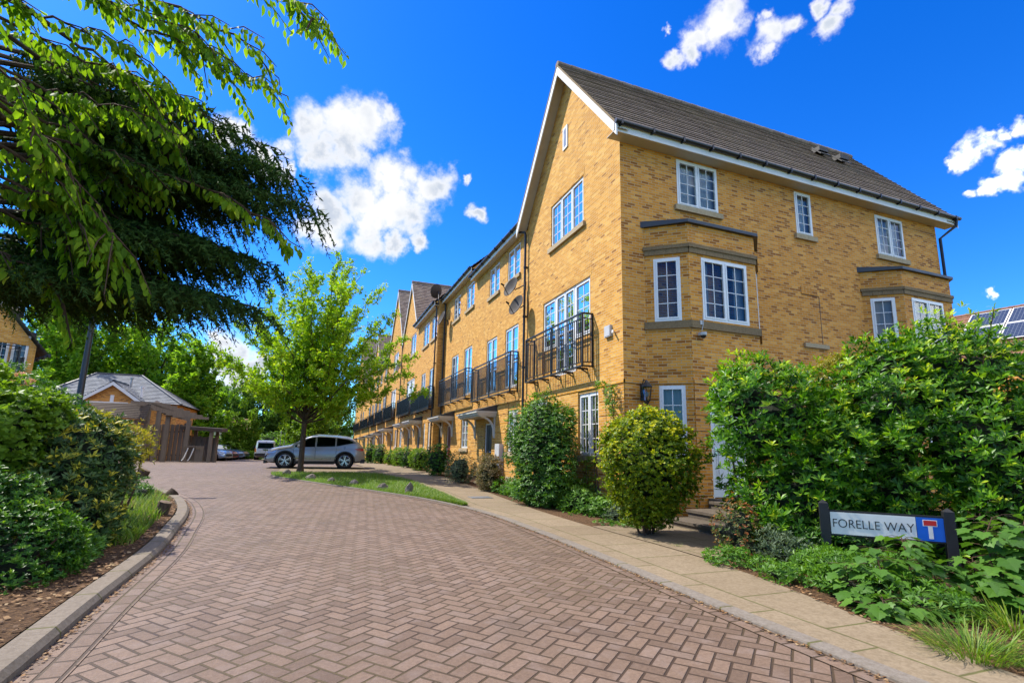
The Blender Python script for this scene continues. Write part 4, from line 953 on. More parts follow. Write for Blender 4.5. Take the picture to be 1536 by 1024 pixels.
def solar_house():
    D = 27.; rl, rr = at(1404, 488, D+3), at(1640, 420, D+3)
    # ridge rises to the right in the picture because the roof turns away
    el, er = at(1450, 575, D-1.), at(1640, 575, D-4)
    T = thing('solar_house', 'house with solar panels on its red brown roof at the right edge', 'house', (el[0], el[1], 0))
    A = np.array([el[0]-1.5, el[1], 3.6]); r0 = at(1424, 484, D+2.2); r1 = at(1536, 452, D-.5); d = (r1-r0); d[2] = 0; d = d/np.linalg.norm(d)
    zr = (r0[2]+r1[2])/2; n = np.array([d[1], -d[0], 0.]); n = n if n@CF < 0 else -n
    R0 = np.array([r0[0], r0[1], zr])-d*.6; R1 = R0+d*11; E0 = R0+n*4.2+np.array([0, 0, -3.3]); E1 = R1+n*4.2+np.array([0, 0, -3.3]); B0 = R0-n*4.2+np.array([0, 0, -3.3]); B1 = R1-n*4.2+np.array([0, 0, -3.3])
    rm = MB(); slope(rm, E0, E1, R1, R0, .28); slope(rm, B1, B0, R0, R1, .28); rf = rm.build('roof', MAT['clay'], T); ridge('ridge_tiles', R0, R1, rf, MAT['clay'])
    mb = MB()
    for p, q in ((E0-n*.3, E1-n*.3), (E0-n*.3, B0+n*.3), (E1-n*.3, B1+n*.3)):
        mb.quad((*p[:2], -.5), (*q[:2], -.5), (*q[:2], E0[2]), (*p[:2], E0[2]))
    mb.face([E0-n*.3, B0+n*.3, R0-(0, 0, .2)]); mb.build('wall', MAT['brick'], T)
    nn = np.cross(d, R0-E0); nn = nn/np.linalg.norm(nn); nn = nn if nn[2] > 0 else -nn; up = (R0-E0)/np.linalg.norm(R0-E0)
    for i in range(4):
        for j in range(2):
            p = E0+d*(1.75+i*1.72)+up*(1.75+j*1.66)+nn*.1
            pm = MB(); q = [p, p+d*1.66, p+d*1.66+up*1.6, p+up*1.6]; pm.hexa(q+[a+nn*.04 for a in q]); o = pm.build('solar_panel', MAT['paintwhite'], T)
            c = MB(); q = [p+d*.05+up*.05, p+d*1.61+up*.05, p+d*1.61+up*1.55, p+d*.05+up*1.55]; c.quad(*[a+nn*.045 for a in q], uv=[(0, 0), (1.6, 0), (1.6, 1.5), (0, 1.5)]); c.build('solar_cells', MAT['solar'], o)
solar_house()

# ------------------------------------------------------------------ timber pergola, bin store, fences
def pergola():
    D = 32.; base = lambda px, py: gpt(px, py)
    T = None; tops = [((219.6, 609), (212, 690)), ((236.5, 616), (229, 690)), ((253, 622), (243.5, 691)), ((280, 630), (276, 690))]
    P = []
    for k, (t, b) in enumerate(tops):
        g_ = at(*b, 31.+k*.5); zt = at(*t, 31.+k*.5)[2]; P.append((g_[0], g_[1], gh(g_[1])-.1, zt))
    T = thing('pergola', 'brown weathered timber pergola with sloping roof boards in front of the low brick building', 'pergola', (P[0][0], P[0][1], P[0][2]))
    for x, y, zb, zt in P:
        m = MB(); m.box(x-.12, y-.12, zb, x+.12, y+.12, zt); m.build('post', MAT['wood'], T)
    m = MB(); pts = [np.array([x, y, zt+.08]) for x, y, zb, zt in P]
    for a, b in zip(pts, pts[1:]): m.bar(a-(b-a)*.05, b+(b-a)*.05, .12, .26)
    m.build('beam', MAT['wood'], T)
    for k in range(7):
        q = pts[0]+(pts[3]-pts[0])*(k/6.); m = MB(); m.bar(q+(-.9, -.3, .16), q+(1.0, .5, .12), .09, .16); m.build('rafter', MAT['wood'], T)
    # long board roof running off to the left
    a = at(134, 602, 31); b = pts[0]+(.1, 0, .15); lo = at(148, 622, 30); lb = np.array([b[0], lo[1], lo[2]-.15])
    m = MB()
    for k in range(9):
        f0, f1 = k/9., (k+1)/9.-.012; q = lambda s, f: s[0]+(s[1]-s[0])*f
        A0, A1 = lo+(a-lo)*f0, lo+(a-lo)*f1; B0, B1 = lb+(b-lb)*f0, lb+(b-lb)*f1; m.quad(A0, B0, B1+(0, 0, -.02), A1+(0, 0, -.02)); m.quad(A0, B0, B0-(0, 0, .05), A0-(0, 0, .05))
    a2 = pts[3]+(.3, .2, 0)
    m.quad(b, a2+(0, 0, .1), a2+(-.2, 1.0, .22), b+(0, 1.0, .25)); m.build('roof_boards', MAT['wood_dark'], T)
    m = MB(); m.bar(lo-(2, 0, .18), lb+(.1, 0, -.18), .14, .2); m.build('beam', MAT['wood_dark'], T)
    for px in (152, 178):
        g_ = at(px, 640, 30.2); m = MB(); m.box(g_[0]-.1, g_[1]-.1, 0, g_[0]+.1, g_[1]+.1, lo[2]-.15); m.build('post', MAT['wood_dark'], T)
pergola()
def fence(name, label, A, B, zt0, zt1, bw=.16, gate=False):
    """close boarded fence from A to B (points on the ground)"""
    T = thing(name, label, 'fence', A); A = np.array(A); B = np.array(B); L = np.linalg.norm((B-A)[:2]); d = (B-A)/L; n = np.array([d[1], -d[0], 0.]); n = n if n@CF < 0 else -n
    k = int(L/bw); m = MB()
    for i in range(k):
        p = A+d*(i+.5)*bw; z0 = gh(p[1])+.02; z1 = zt0+(zt1-zt0)*i/k+.03*math.sin(i*1.7); o = n*(.045 if i % 2 else -.01)
        m.bar((*(p+o)[:2], z0), (*(p+o)[:2], z1), bw*(1.04 if i % 2 else .96), .022, n)
    m.build('boards', MAT['wood'], T)
    r = MB()
    for f in (.18, .8): r.bar(A+n*-.05+(0, 0, (zt0-A[2])*f), B+n*-.05+(0, 0, (zt1-B[2])*f), .05, .1)
    r.build('rail', MAT['wood_dark'], T)
    for q, z in ((A, zt0), (B, zt1)):
        m = MB(); m.bar((*(q+n*.07)[:2], gh(q[1])-.05), (*(q+n*.07)[:2], z+.08), .14, .14, n); m.build('post', MAT['wood'], T)
    return T
def gp(px, py, D): q = at(px, py, D); return np.array([q[0], q[1], gh(q[1])])
A = gp(196, 690, 33.6); B = gp(273, 690, 33.2); fence('fence', 'tall close boarded wooden fence behind the pergola posts', A, B, at(200, 636, 33.6)[2], at(277, 636, 33.2)[2])
A = gp(275, 690, 33.4); B = gp(321, 690, 33.9); fence('fence', 'lower wooden fence with a small gate leaning before it, right of the pergola', A, B, at(276, 653, 33.4)[2], at(325, 656, 33.9)[2], .15)
def bin_store():
    D = 33.2; a = at(276, 641, D); b = at(331, 645, D); T = thing('bin_store', 'flat roofed timber shelter on posts rising behind the lower fence', 'shelter', (a[0], a[1], gh(a[1])))
    m = MB(); m.hexa([a+(-.2, -.3, -.12), b+(.1, -.3, -.12), b+(.1, 2.2, -.05), a+(-.2, 2.2, -.05), a+(-.2, -.3, .1), b+(.1, -.3, .1), b+(.1, 2.2, .17), a+(-.2, 2.2, .17)]); m.build('roof', MAT['wood_dark'], T)
    for px, dy in ((317, -.2), (283, 1.9), (317, 2.0)):
        p = at(px, 660, D); m = MB(); m.box(p[0]-.1, p[1]+dy-.1, gh(p[1])-.1, p[0]+.1, p[1]+dy+.1, a[2]-.1); m.build('post', MAT['wood'], T)
bin_store()
def gate():
    a = gp(272, 690, 32.2); b = gp(303, 690, 32.4); z = at(272, 669, 32.2)[2]; T = thing('gate', 'small low wooden gate with pale curved braces in front of the lower fence', 'gate', a)
    m = MB(); m.bar((*a[:2], a[2]), (*a[:2], z), .1, .1); m.bar((*b[:2], b[2]), (*b[:2], z), .1, .1); m.bar((*a[:2], z), (*b[:2], z), .09, .09); m.bar((*a[:2], a[2]+.08), (*b[:2], b[2]+.08), .06, .08); m.build('frame', MAT['wood'], T)
    m = MB(); m.bar((*(a+(b-a)*.55)[:2], a[2]+.1), (*(a+(b-a)*.55)[:2], z), .06, .06); m.build('upright', MAT['wood'], T); m = MB(); m.box(a[0]+(b-a)[0]*.58, a[1]+.05, a[2]+.1, b[0]-.05, a[1]+.09, z-.05); m.build('boards', MAT['wood'], T)
    for f0 in (.02, .3):
        pts = [(*(a+(b-a)*(f0+.24*t))[:2], a[2]+.1+(z-a[2]-.2)*t**1.6) for t in np.linspace(0, 1, 6)]; m = MB(); m.tube([np.array(p)+(0, -.06, 0) for p in pts], .035, 6); m.build('brace', MAT['paintwhite'], T)
gate()

# ------------------------------------------------------------------ street furniture
def lamp_post():
    b = at(118, 600, 14.); t = at(143, 460, 14.); x, y = (b[0]+t[0])/2, (b[1]+t[1])/2; z0 = gh(y)+.05; T = thing('lamp_post', 'slim black lamp post rising from the left shrubs into the dark conifer', 'lamp post', (x, y, z0))
    m = MB(); m.lathe([(.11, 0), (.11, 1.2), (.085, 1.25), (.072, 3.5), (.06, 5.1)], (x, y, z0), 14); m.build('pole', MAT['black'], T, smooth=.6)
    m = MB(); m.tube([(x, y, z0+5.0), (x+.05, y, z0+5.25), (x+.35, y, z0+5.33)], .03, 8); m.build('arm', MAT['black'], T); m = MB(); m.hexa([(x+.3, y-.1, z0+5.26), (x+.8, y-.08, z0+5.28), (x+.8, y+.08, z0+5.28), (x+.3, y+.1, z0+5.26), (x+.3, y-.08, z0+5.38), (x+.78, y-.05, z0+5.34), (x+.78, y+.05, z0+5.34), (x+.3, y+.08, z0+5.38)]); m.build('lantern_head', MAT['grey_metal'], T)
lamp_post()
for px, pt, lab in ((418, 650, 'thin pale lamp column far off, just right of the van'), (424, 655, 'shorter thin column beside the taller pale lamp column')):
    b = at(px, 686, 55); t = at(px+1, pt-6, 55); o = MB(); o.tube([(b[0], b[1], gh(b[1])-.1), (b[0], b[1], t[2])], .05, 6); tag(o.build('lamp_column', MAT['grey_metal']), lab, 'lamp post')
def street_sign():
    pl, pr_ = np.array([6.29, 4.94, 0.]), np.array([7.16, 4.0, 0.]); T = thing('street_sign', 'low street sign reading FORELLE WAY beside a blue no through road symbol', 'street sign', pl)
    d = pr_-pl; L = np.linalg.norm(d); d = d/L; n = np.array([d[1], -d[0], 0.]); n = n if n@CF < 0 else -n
    F = Face(pl[:2], d[:2], n[:2])
    for u in (0, L):
        m = MB(); a = .052; c = F.p(u, 0); zt = .80 if u == 0 else .775
        q = [c+d*s*a+n*e*a for s, e in ((-1, -1), (1, -1), (1, 1), (-1, 1))]; m.hexa([p+(0, 0, -.2) for p in q]+[p+(0, 0, zt) for p in q])
        for i in range(4): m.face([q[i]+(0, 0, zt), q[(i+1) % 4]+(0, 0, zt), c+(0, 0, zt+.045)])
        m.build('post', MAT['postwood'], T)
    z0, z1 = .415, .70; u0, u1 = .052, L-.052
    bk = MB(); F.box(bk, u0, u1, z0-.012, z1+.018, -.02, .03); b = bk.build('backing_board', MAT['postwood'], T)
    us = u0+(u1-u0)*.765
    p = MB(); F.box(p, u0+.012, us, z0+.01, z1-.005, .03, .034); p.build('name_plate', MAT['sign_white'], T)
    p = MB(); F.box(p, us+.006, u1-.006, z0+.01, z1-.005, .03, .034); bl = p.build('symbol_plate', MAT['sign_blue'], T)
    w = u1-us; cx = (us+u1)/2
    p = MB(); F.box(p, cx-.022, cx+.022, z0+.035, z1-.09, .034, .0355); F.box(p, cx-.07, cx+.07, z1-.105, z1-.03, .034, .0353); p.build('white_symbol', MAT['sign_white'], bl)
    p = MB(); F.box(p, cx-.062, cx+.062, z1-.097, z1-.038, .0355, .0365); p.build('red_bar', MAT['sign_red'], bl)
    cu = bpy.data.curves.new('lettering', 'FONT'); cu.body = 'FORELLE WAY'; cu.size = .135; cu.align_x = 'CENTER'; cu.align_y = 'CENTER'; cu.extrude = .0012; cu.offset = -.0012
    to = bpy.data.objects.new('lettering_tmp', cu); COL.objects.link(to); dg = bpy.context.evaluated_depsgraph_get(); me = bpy.data.meshes.new_from_object(to.evaluated_get(dg)); bpy.data.objects.remove(to)
    xs = [v.co.x for v in me.vertices]; W_ = max(xs)-min(xs); sx = (us-u0-.055)/W_; c = F.p((u0+us)/2+.006, (z0+z1)/2-.003, .0362); zd = np.array([0, 0, 1.])
    for v in me.vertices: v.co = Vector(c+d*(v.co.x*sx)+zd*(v.co.y*1.12)+n*v.co.z)
    me.materials.clear(); me.materials.append(MAT['ink']); me.name = 'lettering'; link('lettering', me, T)
street_sign()

# ------------------------------------------------------------------ things fixed to the walls
def satellite_dish(label, c, look, mount, r=.34):
    """shallow offset dish with its feed arm, on a bracket from 'mount'"""
    c = np.array(c, float); a = nrm(np.array(look, float)); T = thing('satellite_dish', label, 'satellite dish', c, 'satellite dishes on the terrace')
    m = MB(); pr_ = [(0.001, .0)]+[(r*t, .11*t*t) for t in (.25, .5, .75, 1)]+[(r*1.03, .10), (r*.98, .085)]+[(r*t, .11*t*t-.018) for t in (.75, .5, .25)]+[(.001, -.018)]
    m.lathe(pr_, c, 24, a); m.build('reflector', MAT['dish'], T, smooth=.7)
    m = MB(); dn = np.array([0, 0, -1.])-a*(-a[2]); dn = nrm(dn); f = c+a*.42+dn*.1; m.tube([c+dn*r*.9+a*.08, f], .014, 6); m.lathe([(.03, -.06), (.035, .02), (.03, .06), (0, .062)], f, 8, -a); m.build('feed_arm', MAT['trim'], T)
    m = MB(); m.tube([c-a*.02, c-a*.12, np.array(mount)+(0, 0, .03)], .02, 6); m.bar(np.array(mount)-(0, 0, .14), np.array(mount)+(0, 0, .14), .06, .03, (0, 1, 0)); m.build('bracket', MAT['trim'], T)
pp = [on_x(788, 428, 6.25), on_x(787, 458, 6.25)]
satellite_dish('upper of the two round grey dishes on the pipe beside the corner house', on_x(769, 432, 6.02), (-.88, -.22, .3), pp[0], .36)
satellite_dish('lower of the two round grey dishes on the pipe beside the corner house', on_x(777, 459, 6.02), (-.88, -.22, .3), pp[1], .36)
satellite_dish('grey dish low on the brick return between the two pipes', on_x(664, 478, 6.1), (-.9, -.1, .3), on_x(672, 482, 6.35), .42)
satellite_dish('dark dish standing up above the gutter by the brick return', on_x(656, 437, 5.9), (-.5, .8, .3), on_x(658, 452, 5.75), .42)
satellite_dish('small dish far down the row on the pipe past the first gable', on_x(599, 551, 5.7), (-.9, -.2, .3), on_x(604, 552, 5.95), .42)
def lantern():
    c = on_y(970, 592, 9.45); wy = YC-.022; T = thing('wall_lantern', 'black coach lantern on the brick wall above the round golden bush', 'lantern', c)
    m = MB(); m.lathe([(.02, .36), (.05, .31), (.13, .22), (.135, .2)], c-(0, 0, .02), 6); m.lathe([(.08, -.13), (.04, -.2), (.015, -.23)], c, 6); m.tube([c+(0, 0, .3), c+(0, (wy-c[1])*.6, .36), (c[0], wy, c[2]+.2), (c[0], wy-.03, c[2]-.05)], .014, 6); yface(wy).box(m, c[0]-.05, c[0]+.05, c[2]-.12, c[2]+.25, -.02, .02)
    for k in range(6):
        t = 2*math.pi*k/6; m.tube([c+(.125*math.cos(t), .125*math.sin(t), .2), c+(.078*math.cos(t), .078*math.sin(t), -.13)], .008, 5)
    m.build('frame', MAT['black'], T)
    m = MB(); m.lathe([(.076, -.13), (.12, .2)], c, 6); m.build('glass', MAT['glass'], T); m = MB(); m.lathe([(.0, -.06), (.035, -.04), (.04, .04), (.0, .09)], c, 10); m.build('bulb', MAT['plastic'], T, smooth=1.)
lantern()
def wall_camera():
    F = yface(9.0); c = on_y(1055, 502, 8.88); T = thing('security_camera', 'white dome camera under the first floor bay sill', 'camera', c)
    m = MB(); m.lathe([(.075, .055), (.08, .02), (.07, -.015)], c, 16); F.box(m, c[0]-.05, c[0]+.05, c[2]+.0, c[2]+.06, 0, .14); m.build('housing', MAT['plastic'], T, smooth=.8)
    m = MB(); m.lathe([(.066, -.012), (.056, -.05), (.03, -.075), (0, -.082)], c, 16); m.build('dome', MAT['black'], T, smooth=1.2)
    j = MB(); q = on_y(1051, 484, 8.98); F.box(j, q[0]-.04, q[0]+.04, q[2]-.05, q[2]+.05, .0, .06); j.tube([(q[0]+.03, 8.93, q[2]+.2), (q[0]+.035, 8.93, q[2]-.02), (c[0], 8.92, c[2]+.1)], .008, 5); j.build('junction_box', MAT['plastic'], T)
wall_camera()
def fixed(name, label, cat, F, u0, u1, z0, z1, d, mat, extra=None):
    m = MB(); F.box(m, u0, u1, z0, z1, -.01, d); F.box(m, u0+.02, u1-.02, z0+.02, z1-.02, d, d+.008)
    if extra: extra(m)
    return tag(m.build(name, MAT[mat]), label, cat)
LF = xface(XC); q = on_x(914, 497, XC)
fixed('alarm_box', 'pale grey box with a small sensor on the street wall beside the balcony', 'alarm box', LF, q[1]-.12, q[1]+.14, q[2]-.14, q[2]+.14, .06, 'plastic', lambda m: m.tube([LF.p(q[1]-.2, q[2]-.02, .03), LF.p(q[1]-.3, q[2]-.12, .1)], .025, 6))
q1 = on_x(899, 735, XC-.02)
fixed('outdoor_socket', 'small grey weatherproof socket on the wall near the ground by the corner', 'socket', LF, q1[1]-.06, q1[1]+.06, q1[2]-.09, q1[2]+.09, .08, 'grey_metal', lambda m: m.tube([LF.p(q1[1], q1[2]-.08, .04), LF.p(q1[1]+.01, .1, .04)], .012, 6))
q2 = on_x(909, 754, XC-.02)
fixed('air_brick', 'blue grey air brick low in the street wall by the corner', 'air brick', LF, q2[1]-.11, q2[1]+.11, q2[2]-.04, q2[2]+.04, .028, 'airbrick')
q3 = on_x(748, 690, 6.4)
fixed('meter_box', 'tall pale utility box between the dry grassy bush and the brick wall', 'meter box', xface(6.48), q3[1]-.25, q3[1]+.25, q3[2]-.9, q3[2]+.6, .16, 'plastic')
q4 = on_x(765, 724, 6.3); m = MB(); LF.box(m, q4[1]-.5, q4[1]+.5, .1, q4[2]+.2, .02, .05); m.tube([LF.p(q4[1]+.25*math.cos(a), q4[2]-.15+.25*math.sin(a), .06) for a in np.linspace(0, math.pi, 9)], .03, 6)
tag(m.build('arched_vent', MAT['stone']), 'small arched stone vent at the foot of the wall by the dark green climber bush', 'vent')
c = gpt(720, 747); m = MB(); m.box(c[0]-.3, c[1]-.25, c[2]+.0, c[0]+.3, c[1]+.25, c[2]+.032); m.box(c[0]-.26, c[1]-.21, c[2]+.03, c[0]+.26, c[1]+.21, c[2]+.036)
tag(m.build('manhole_cover', MAT['grey_metal']), 'grey rectangular manhole cover let into the pavement', 'manhole')
# ------------------------------------------------------------------ rocks and log edging
def rock(label, px, py, w, h, ang=0., grp='rocks on the lawn edge', mat='rock', cat='rock', name='rock'):
    b = gpt(px, py); k = np.linalg.norm(b-CO)/FPX; r = np.random.default_rng(int(px*7+py)); W_, H_ = w*k/2, h*k; m = MB(); n = 9; rows = []
    pr_ = [(.9, -.06), (1.0, .18), (.93, .5), (.62, .85), (.25, 1.0)]; R_ = r.uniform(.78, 1.15, (len(pr_), n))
    for i, (a, z) in enumerate(pr_): rows.append([(b[0]+W_*a*R_[i, t]*math.cos(6.283*t/n+ang), b[1]+W_*.8*a*R_[i, t]*math.sin(6.283*t/n+ang), b[2]+.03+H_*(z+.12*math.cos(6.283*t/n+1))) for t in range(n)])
    for q0, q1 in zip(rows, rows[1:]):
        for t in range(n): m.quad(q0[t], q0[(t+1) % n], q1[(t+1) % n], q1[t])
    m.face(rows[-1]); return tag(m.build(name, MAT[mat]), label, cat, grp)
rock('pale rock at the left tip of the lawn by the street tree', 430, 713, 12, 7); rock('brownish flat rock right of the tree trunk on the lawn', 466, 720, 15, 7, .5); rock('small pale rock, third along the lawn edge from the tree', 496, 724, 12, 6, 1.)
rock('squat rock halfway along the lawn edge', 530, 728.5, 13, 7, 2.); rock('low pale rock, second from the right on the lawn edge', 573, 735, 17, 8, .3); rock('upright leaning rock, rightmost on the lawn edge', 613, 741, 12, 14, 1.2)
def log(label, px, py, r, h, tilt):
    b = gpt(px, py); T = thing('log_stump', label, 'log', b, 'log stumps along the left verge'); m = MB(); k = np.random.default_rng(int(px)); top = b+np.array([tilt[0], tilt[1], h])
    ps = [b-(0, 0, .1), b+(top-b)*.3, b+(top-b)*.7, top]; m.tube(ps, [r*1.08, r, r*.98, r*.93], 12); m.build('trunk_piece', MAT['bark'], T, smooth=.7); e = MB(); ax = nrm(top-b); e.lathe([(r*.9, .0), (r*.5, .012), (.001, .015)], top, 12, ax); e.build('cut_end', MAT['log'], T)
log('weathered log stump leaning at the verge kerb, nearest of the logs', 238, 778, .11, .30, (.08, -.03)); log('rounded log lying on the verge by the kerb bend', 250, 747, .12, .16, (.14, .06)); log('dark log stump at the far end of the verge', 210, 716, .18, .26, (.12, .0))
# ------------------------------------------------------------------ vehicles
def interp(tab): 
    xs = [a for a, b in tab]; ys = [b for a, b in tab]
    return lambda x: float(np.interp(x, xs, ys))
def vehicle(label, cat, name, L, Wd, top, belt, bot, wheels, wr, paintm, glassxs, group=None, detail=True, van=False, lampz=(.85, .95), tum=.30, seed=1):
    """body lofted from side profiles; +x is the nose, origin on the ground mid-length. Built at the origin, placed by its Empty"""
    T = thing(name, label, cat, (0, 0, 0), group)
    topf, beltf, botf = interp(top), interp(belt), interp(bot); hw = Wd/2
    def plan(x): e = abs(x)/(L/2); return hw*(1-.16*max(0, (e-.72)/.28)**2.0)
    def side(x, z):
        b = min(beltf(x), topf(x)-.06); w = plan(x)
        if z <= b:
            t = (z-botf(x))/max(.05, b-botf(x)); return w*(.955+.055*math.sin(math.pi*min(1, max(0, t))**.8)-.012*max(0, t-.8)/.2)
        return w*.985-tum*(z-b)
    xs = sorted({round(v, 3) for v in list(np.linspace(-L/2, L/2, 44))+[a for a, _ in top]})
    m = MB(); rings = []
    for x in xs:
        zb, zt = botf(x), topf(x); b = min(beltf(x), zt-.06); cab = zt-b > .2; pts = []
        for f in (0., .12, .35, .6, .85, 1.): z = zb+(b-zb)*f; pts.append((side(x, z)*(.9 if f == 0 else 1), z))
        if cab:
            for f in (.3, .6, .86): z = b+(zt-b)*f; pts.append((side(x, z), z))
            ye = side(x, zt); pts += [(ye*.93, zt-.025), (ye*.6, zt-.004), (0, zt+.008)]
        else:
            w = plan(x)
            for a, c in ((.985, .25), (.96, .5), (.92, .78), (.84, .92), (.45, .985), (0, 1.02)): pts.append((w*a, b+(zt-b)*c))
        rings.append([(x, y, z) for y, z in pts]+[(x, -y, z) for y, z in pts[-2::-1]])
    n = len(rings[0])
    for a, c in zip(rings, rings[1:]):
        for k in range(n-1): m.quad(a[k], c[k], c[k+1], a[k+1])
        m.quad(a[n-1], c[n-1], c[0], a[0])
    m.face(rings[0]); m.face(rings[-1][::-1])
    body = m.build('body', MAT[paintm], T, smooth=.55)
    import bmesh
    bm = bmesh.new(); bm.from_mesh(body.data); bmesh.ops.remove_doubles(bm, verts=bm.verts, dist=.0005); bmesh.ops.recalc_face_normals(bm, faces=bm.faces); bm.to_mesh(body.data); bm.free()
    # wheel arches cut right through the sides
    for wx in wheels:
        for s in (-1, 1):
            cm = MB(); cm.lathe([(.001, -.34), (wr*1.17, -.34), (wr*1.17, .3), (.001, .3)], (wx, s*hw*.95, wr), 28, (0, s, 0)); co = cm.build('cut', MAT['trim'])
            bm = bmesh.new(); bm.from_mesh(co.data); bmesh.ops.remove_doubles(bm, verts=bm.verts, dist=.0005); bmesh.ops.recalc_face_normals(bm, faces=bm.faces); bm.to_mesh(co.data); bm.free()
            md = body.modifiers.new('b', 'BOOLEAN'); md.operation = 'DIFFERENCE'; md.object = co; md.solver = 'EXACT'
            dg = bpy.context.evaluated_depsgraph_get(); me = bpy.data.meshes.new_from_object(body.evaluated_get(dg)); body.modifiers.clear(); body.data = me; bpy.data.objects.remove(co)
    body.data.set_sharp_from_angle(angle=.5)
    for wx in wheels:
        for s in (-1, 1):
            y = s*(hw*.985-.11); ax = (0, s, 0)
            t = MB(); t.lathe([(wr*.70, .10), (wr*.9, .115), (wr*.985, .08), (wr, .03), (wr, -.06), (wr*.95, -.11), (wr*.6, -.11)], (wx, y, wr), 30, ax); wo = t.build('wheel', MAT['rubber'], T, smooth=.7)
            r_ = MB(); r_.lathe([(wr*.72, .10), (wr*.68, .104), (wr*.64, .06), (wr*.60, .02)], (wx, y, wr), 30, ax); c = np.array([wx, y, wr]); a = np.array(ax, float)
            for k in range(5):
                for dd in (-.17, .17):
                    t0 = 2*math.pi*k/5+.3; d1 = np.array([math.cos(t0+dd), 0, math.sin(t0+dd)]); d0 = np.array([math.cos(t0+dd*.5), 0, math.sin(t0+dd*.5)]); r_.bar(c+d0*wr*.1+a*.085, c+d1*wr*.69+a*.09, wr*.085, .03, a)
            r_.lathe([(.001, .1), (wr*.13, .098), (wr*.15, .07)], c, 14, ax); r_.build('rim', MAT['alloy'], wo, smooth=.6)
            b_ = MB(); b_.lathe([(.001, .03), (wr*.66, .03)], c, 20, ax); b_.build('brake', MAT['trim'], wo)
            if detail:
                ar = MB(); ro, ri = wr*1.28, wr*1.12; N = 18
                for k in range(N):
                    t0, t1 = [math.radians(-12+204*q/N) for q in (k, k+1)]; P = []
                    for t_ in (t0, t1):
                        for rr in (ri, ro): xx, zz = wx+rr*math.cos(t_), wr+rr*math.sin(t_); P.append((xx, s*(side(xx, max(zz, botf(xx)+.02))+.012), zz))
                    ar.quad(P[0], P[1], P[3], P[2]); q = [(p[0], p[1]-s*.07, p[2]) for p in P]; ar.quad(P[0], P[2], q[2], q[0]); ar.quad(P[1], P[3], q[3], q[1])
                ar.build('arch_trim', MAT['trim'], T)
            li = MB(); li.lathe([(wr*1.17, -.32), (wr*1.17, .0)], c+a*.02, 24, ax); li.lathe([(.001, -.2), (wr*1.17, -.2)], c, 24, ax); li.build('wheel_well', MAT['trim'], T)
    # dark sill cladding and bumpers' lower edge
    for s in (-1, 1):
        c = MB(); ss = np.linspace(min(wheels)+wr*1.25, max(wheels)-wr*1.25, 9)
        for x0, x1 in zip(ss, ss[1:]):
            P = [(x, s*(side(x, botf(x)+f)+.012), botf(x)+f-.03) for x in (x0, x1) for f in (.0, .16)]; c.quad(P[0], P[2], P[3], P[1]); c.quad(P[1], P[3], (P[3][0], P[3][1]-s*.03, P[3][2]), (P[1][0], P[1][1]-s*.03, P[1][2])); c.quad(P[0], P[2], (P[2][0], P[2][1]-s*.3, P[2][2]), (P[0][0], P[0][1]-s*.3, P[0][2]))
        c.build('sill_cladding', MAT['trim'], T)
        # side windows: polygons in (x,z) sampled on the body side
        for poly in glassxs:
            g_ = MB(); x0, x1 = poly[0], poly[1]; zlo, zhi = poly[2], poly[3]; N = 10; prev = None
            for k in range(N+1):
                x = x0+(x1-x0)*k/N; a, b = zlo(x), zhi(x)
                if b-a < .01: b = a+.01
                row = [(x, s*(side(x, a+(b-a)*f)+.006), a+(b-a)*f) for f in (0, .5, 1)]
                if prev:
                    for q in (0, 1): g_.quad(prev[q], row[q], row[q+1], prev[q+1])
                prev = row
            g_.build('side_window', MAT['carglass'], T)
    return T, topf, beltf, botf, side, plan
def across(name, T, topf, side, x0, x1, ws, mat, off=.008, f0=.94, n=8):
    """pane laid on the top profile between two stations (windscreen or rear window)"""
    m = MB(); prev = None; parent = T
    for k in range(n+1):
        x = x0+(x1-x0)*k/n; z = topf(x)+off; w = ws*max(.2, side(x, topf(x)-.03)); row = [(x, w*j, z+.008*(1-j*j)) for j in np.linspace(-1, 1, 7)]
        if prev:
            for j in range(6): m.quad(prev[j], row[j], row[j+1], prev[j+1])
        prev = row
    return m.build(name, MAT[mat], parent, smooth=1.)
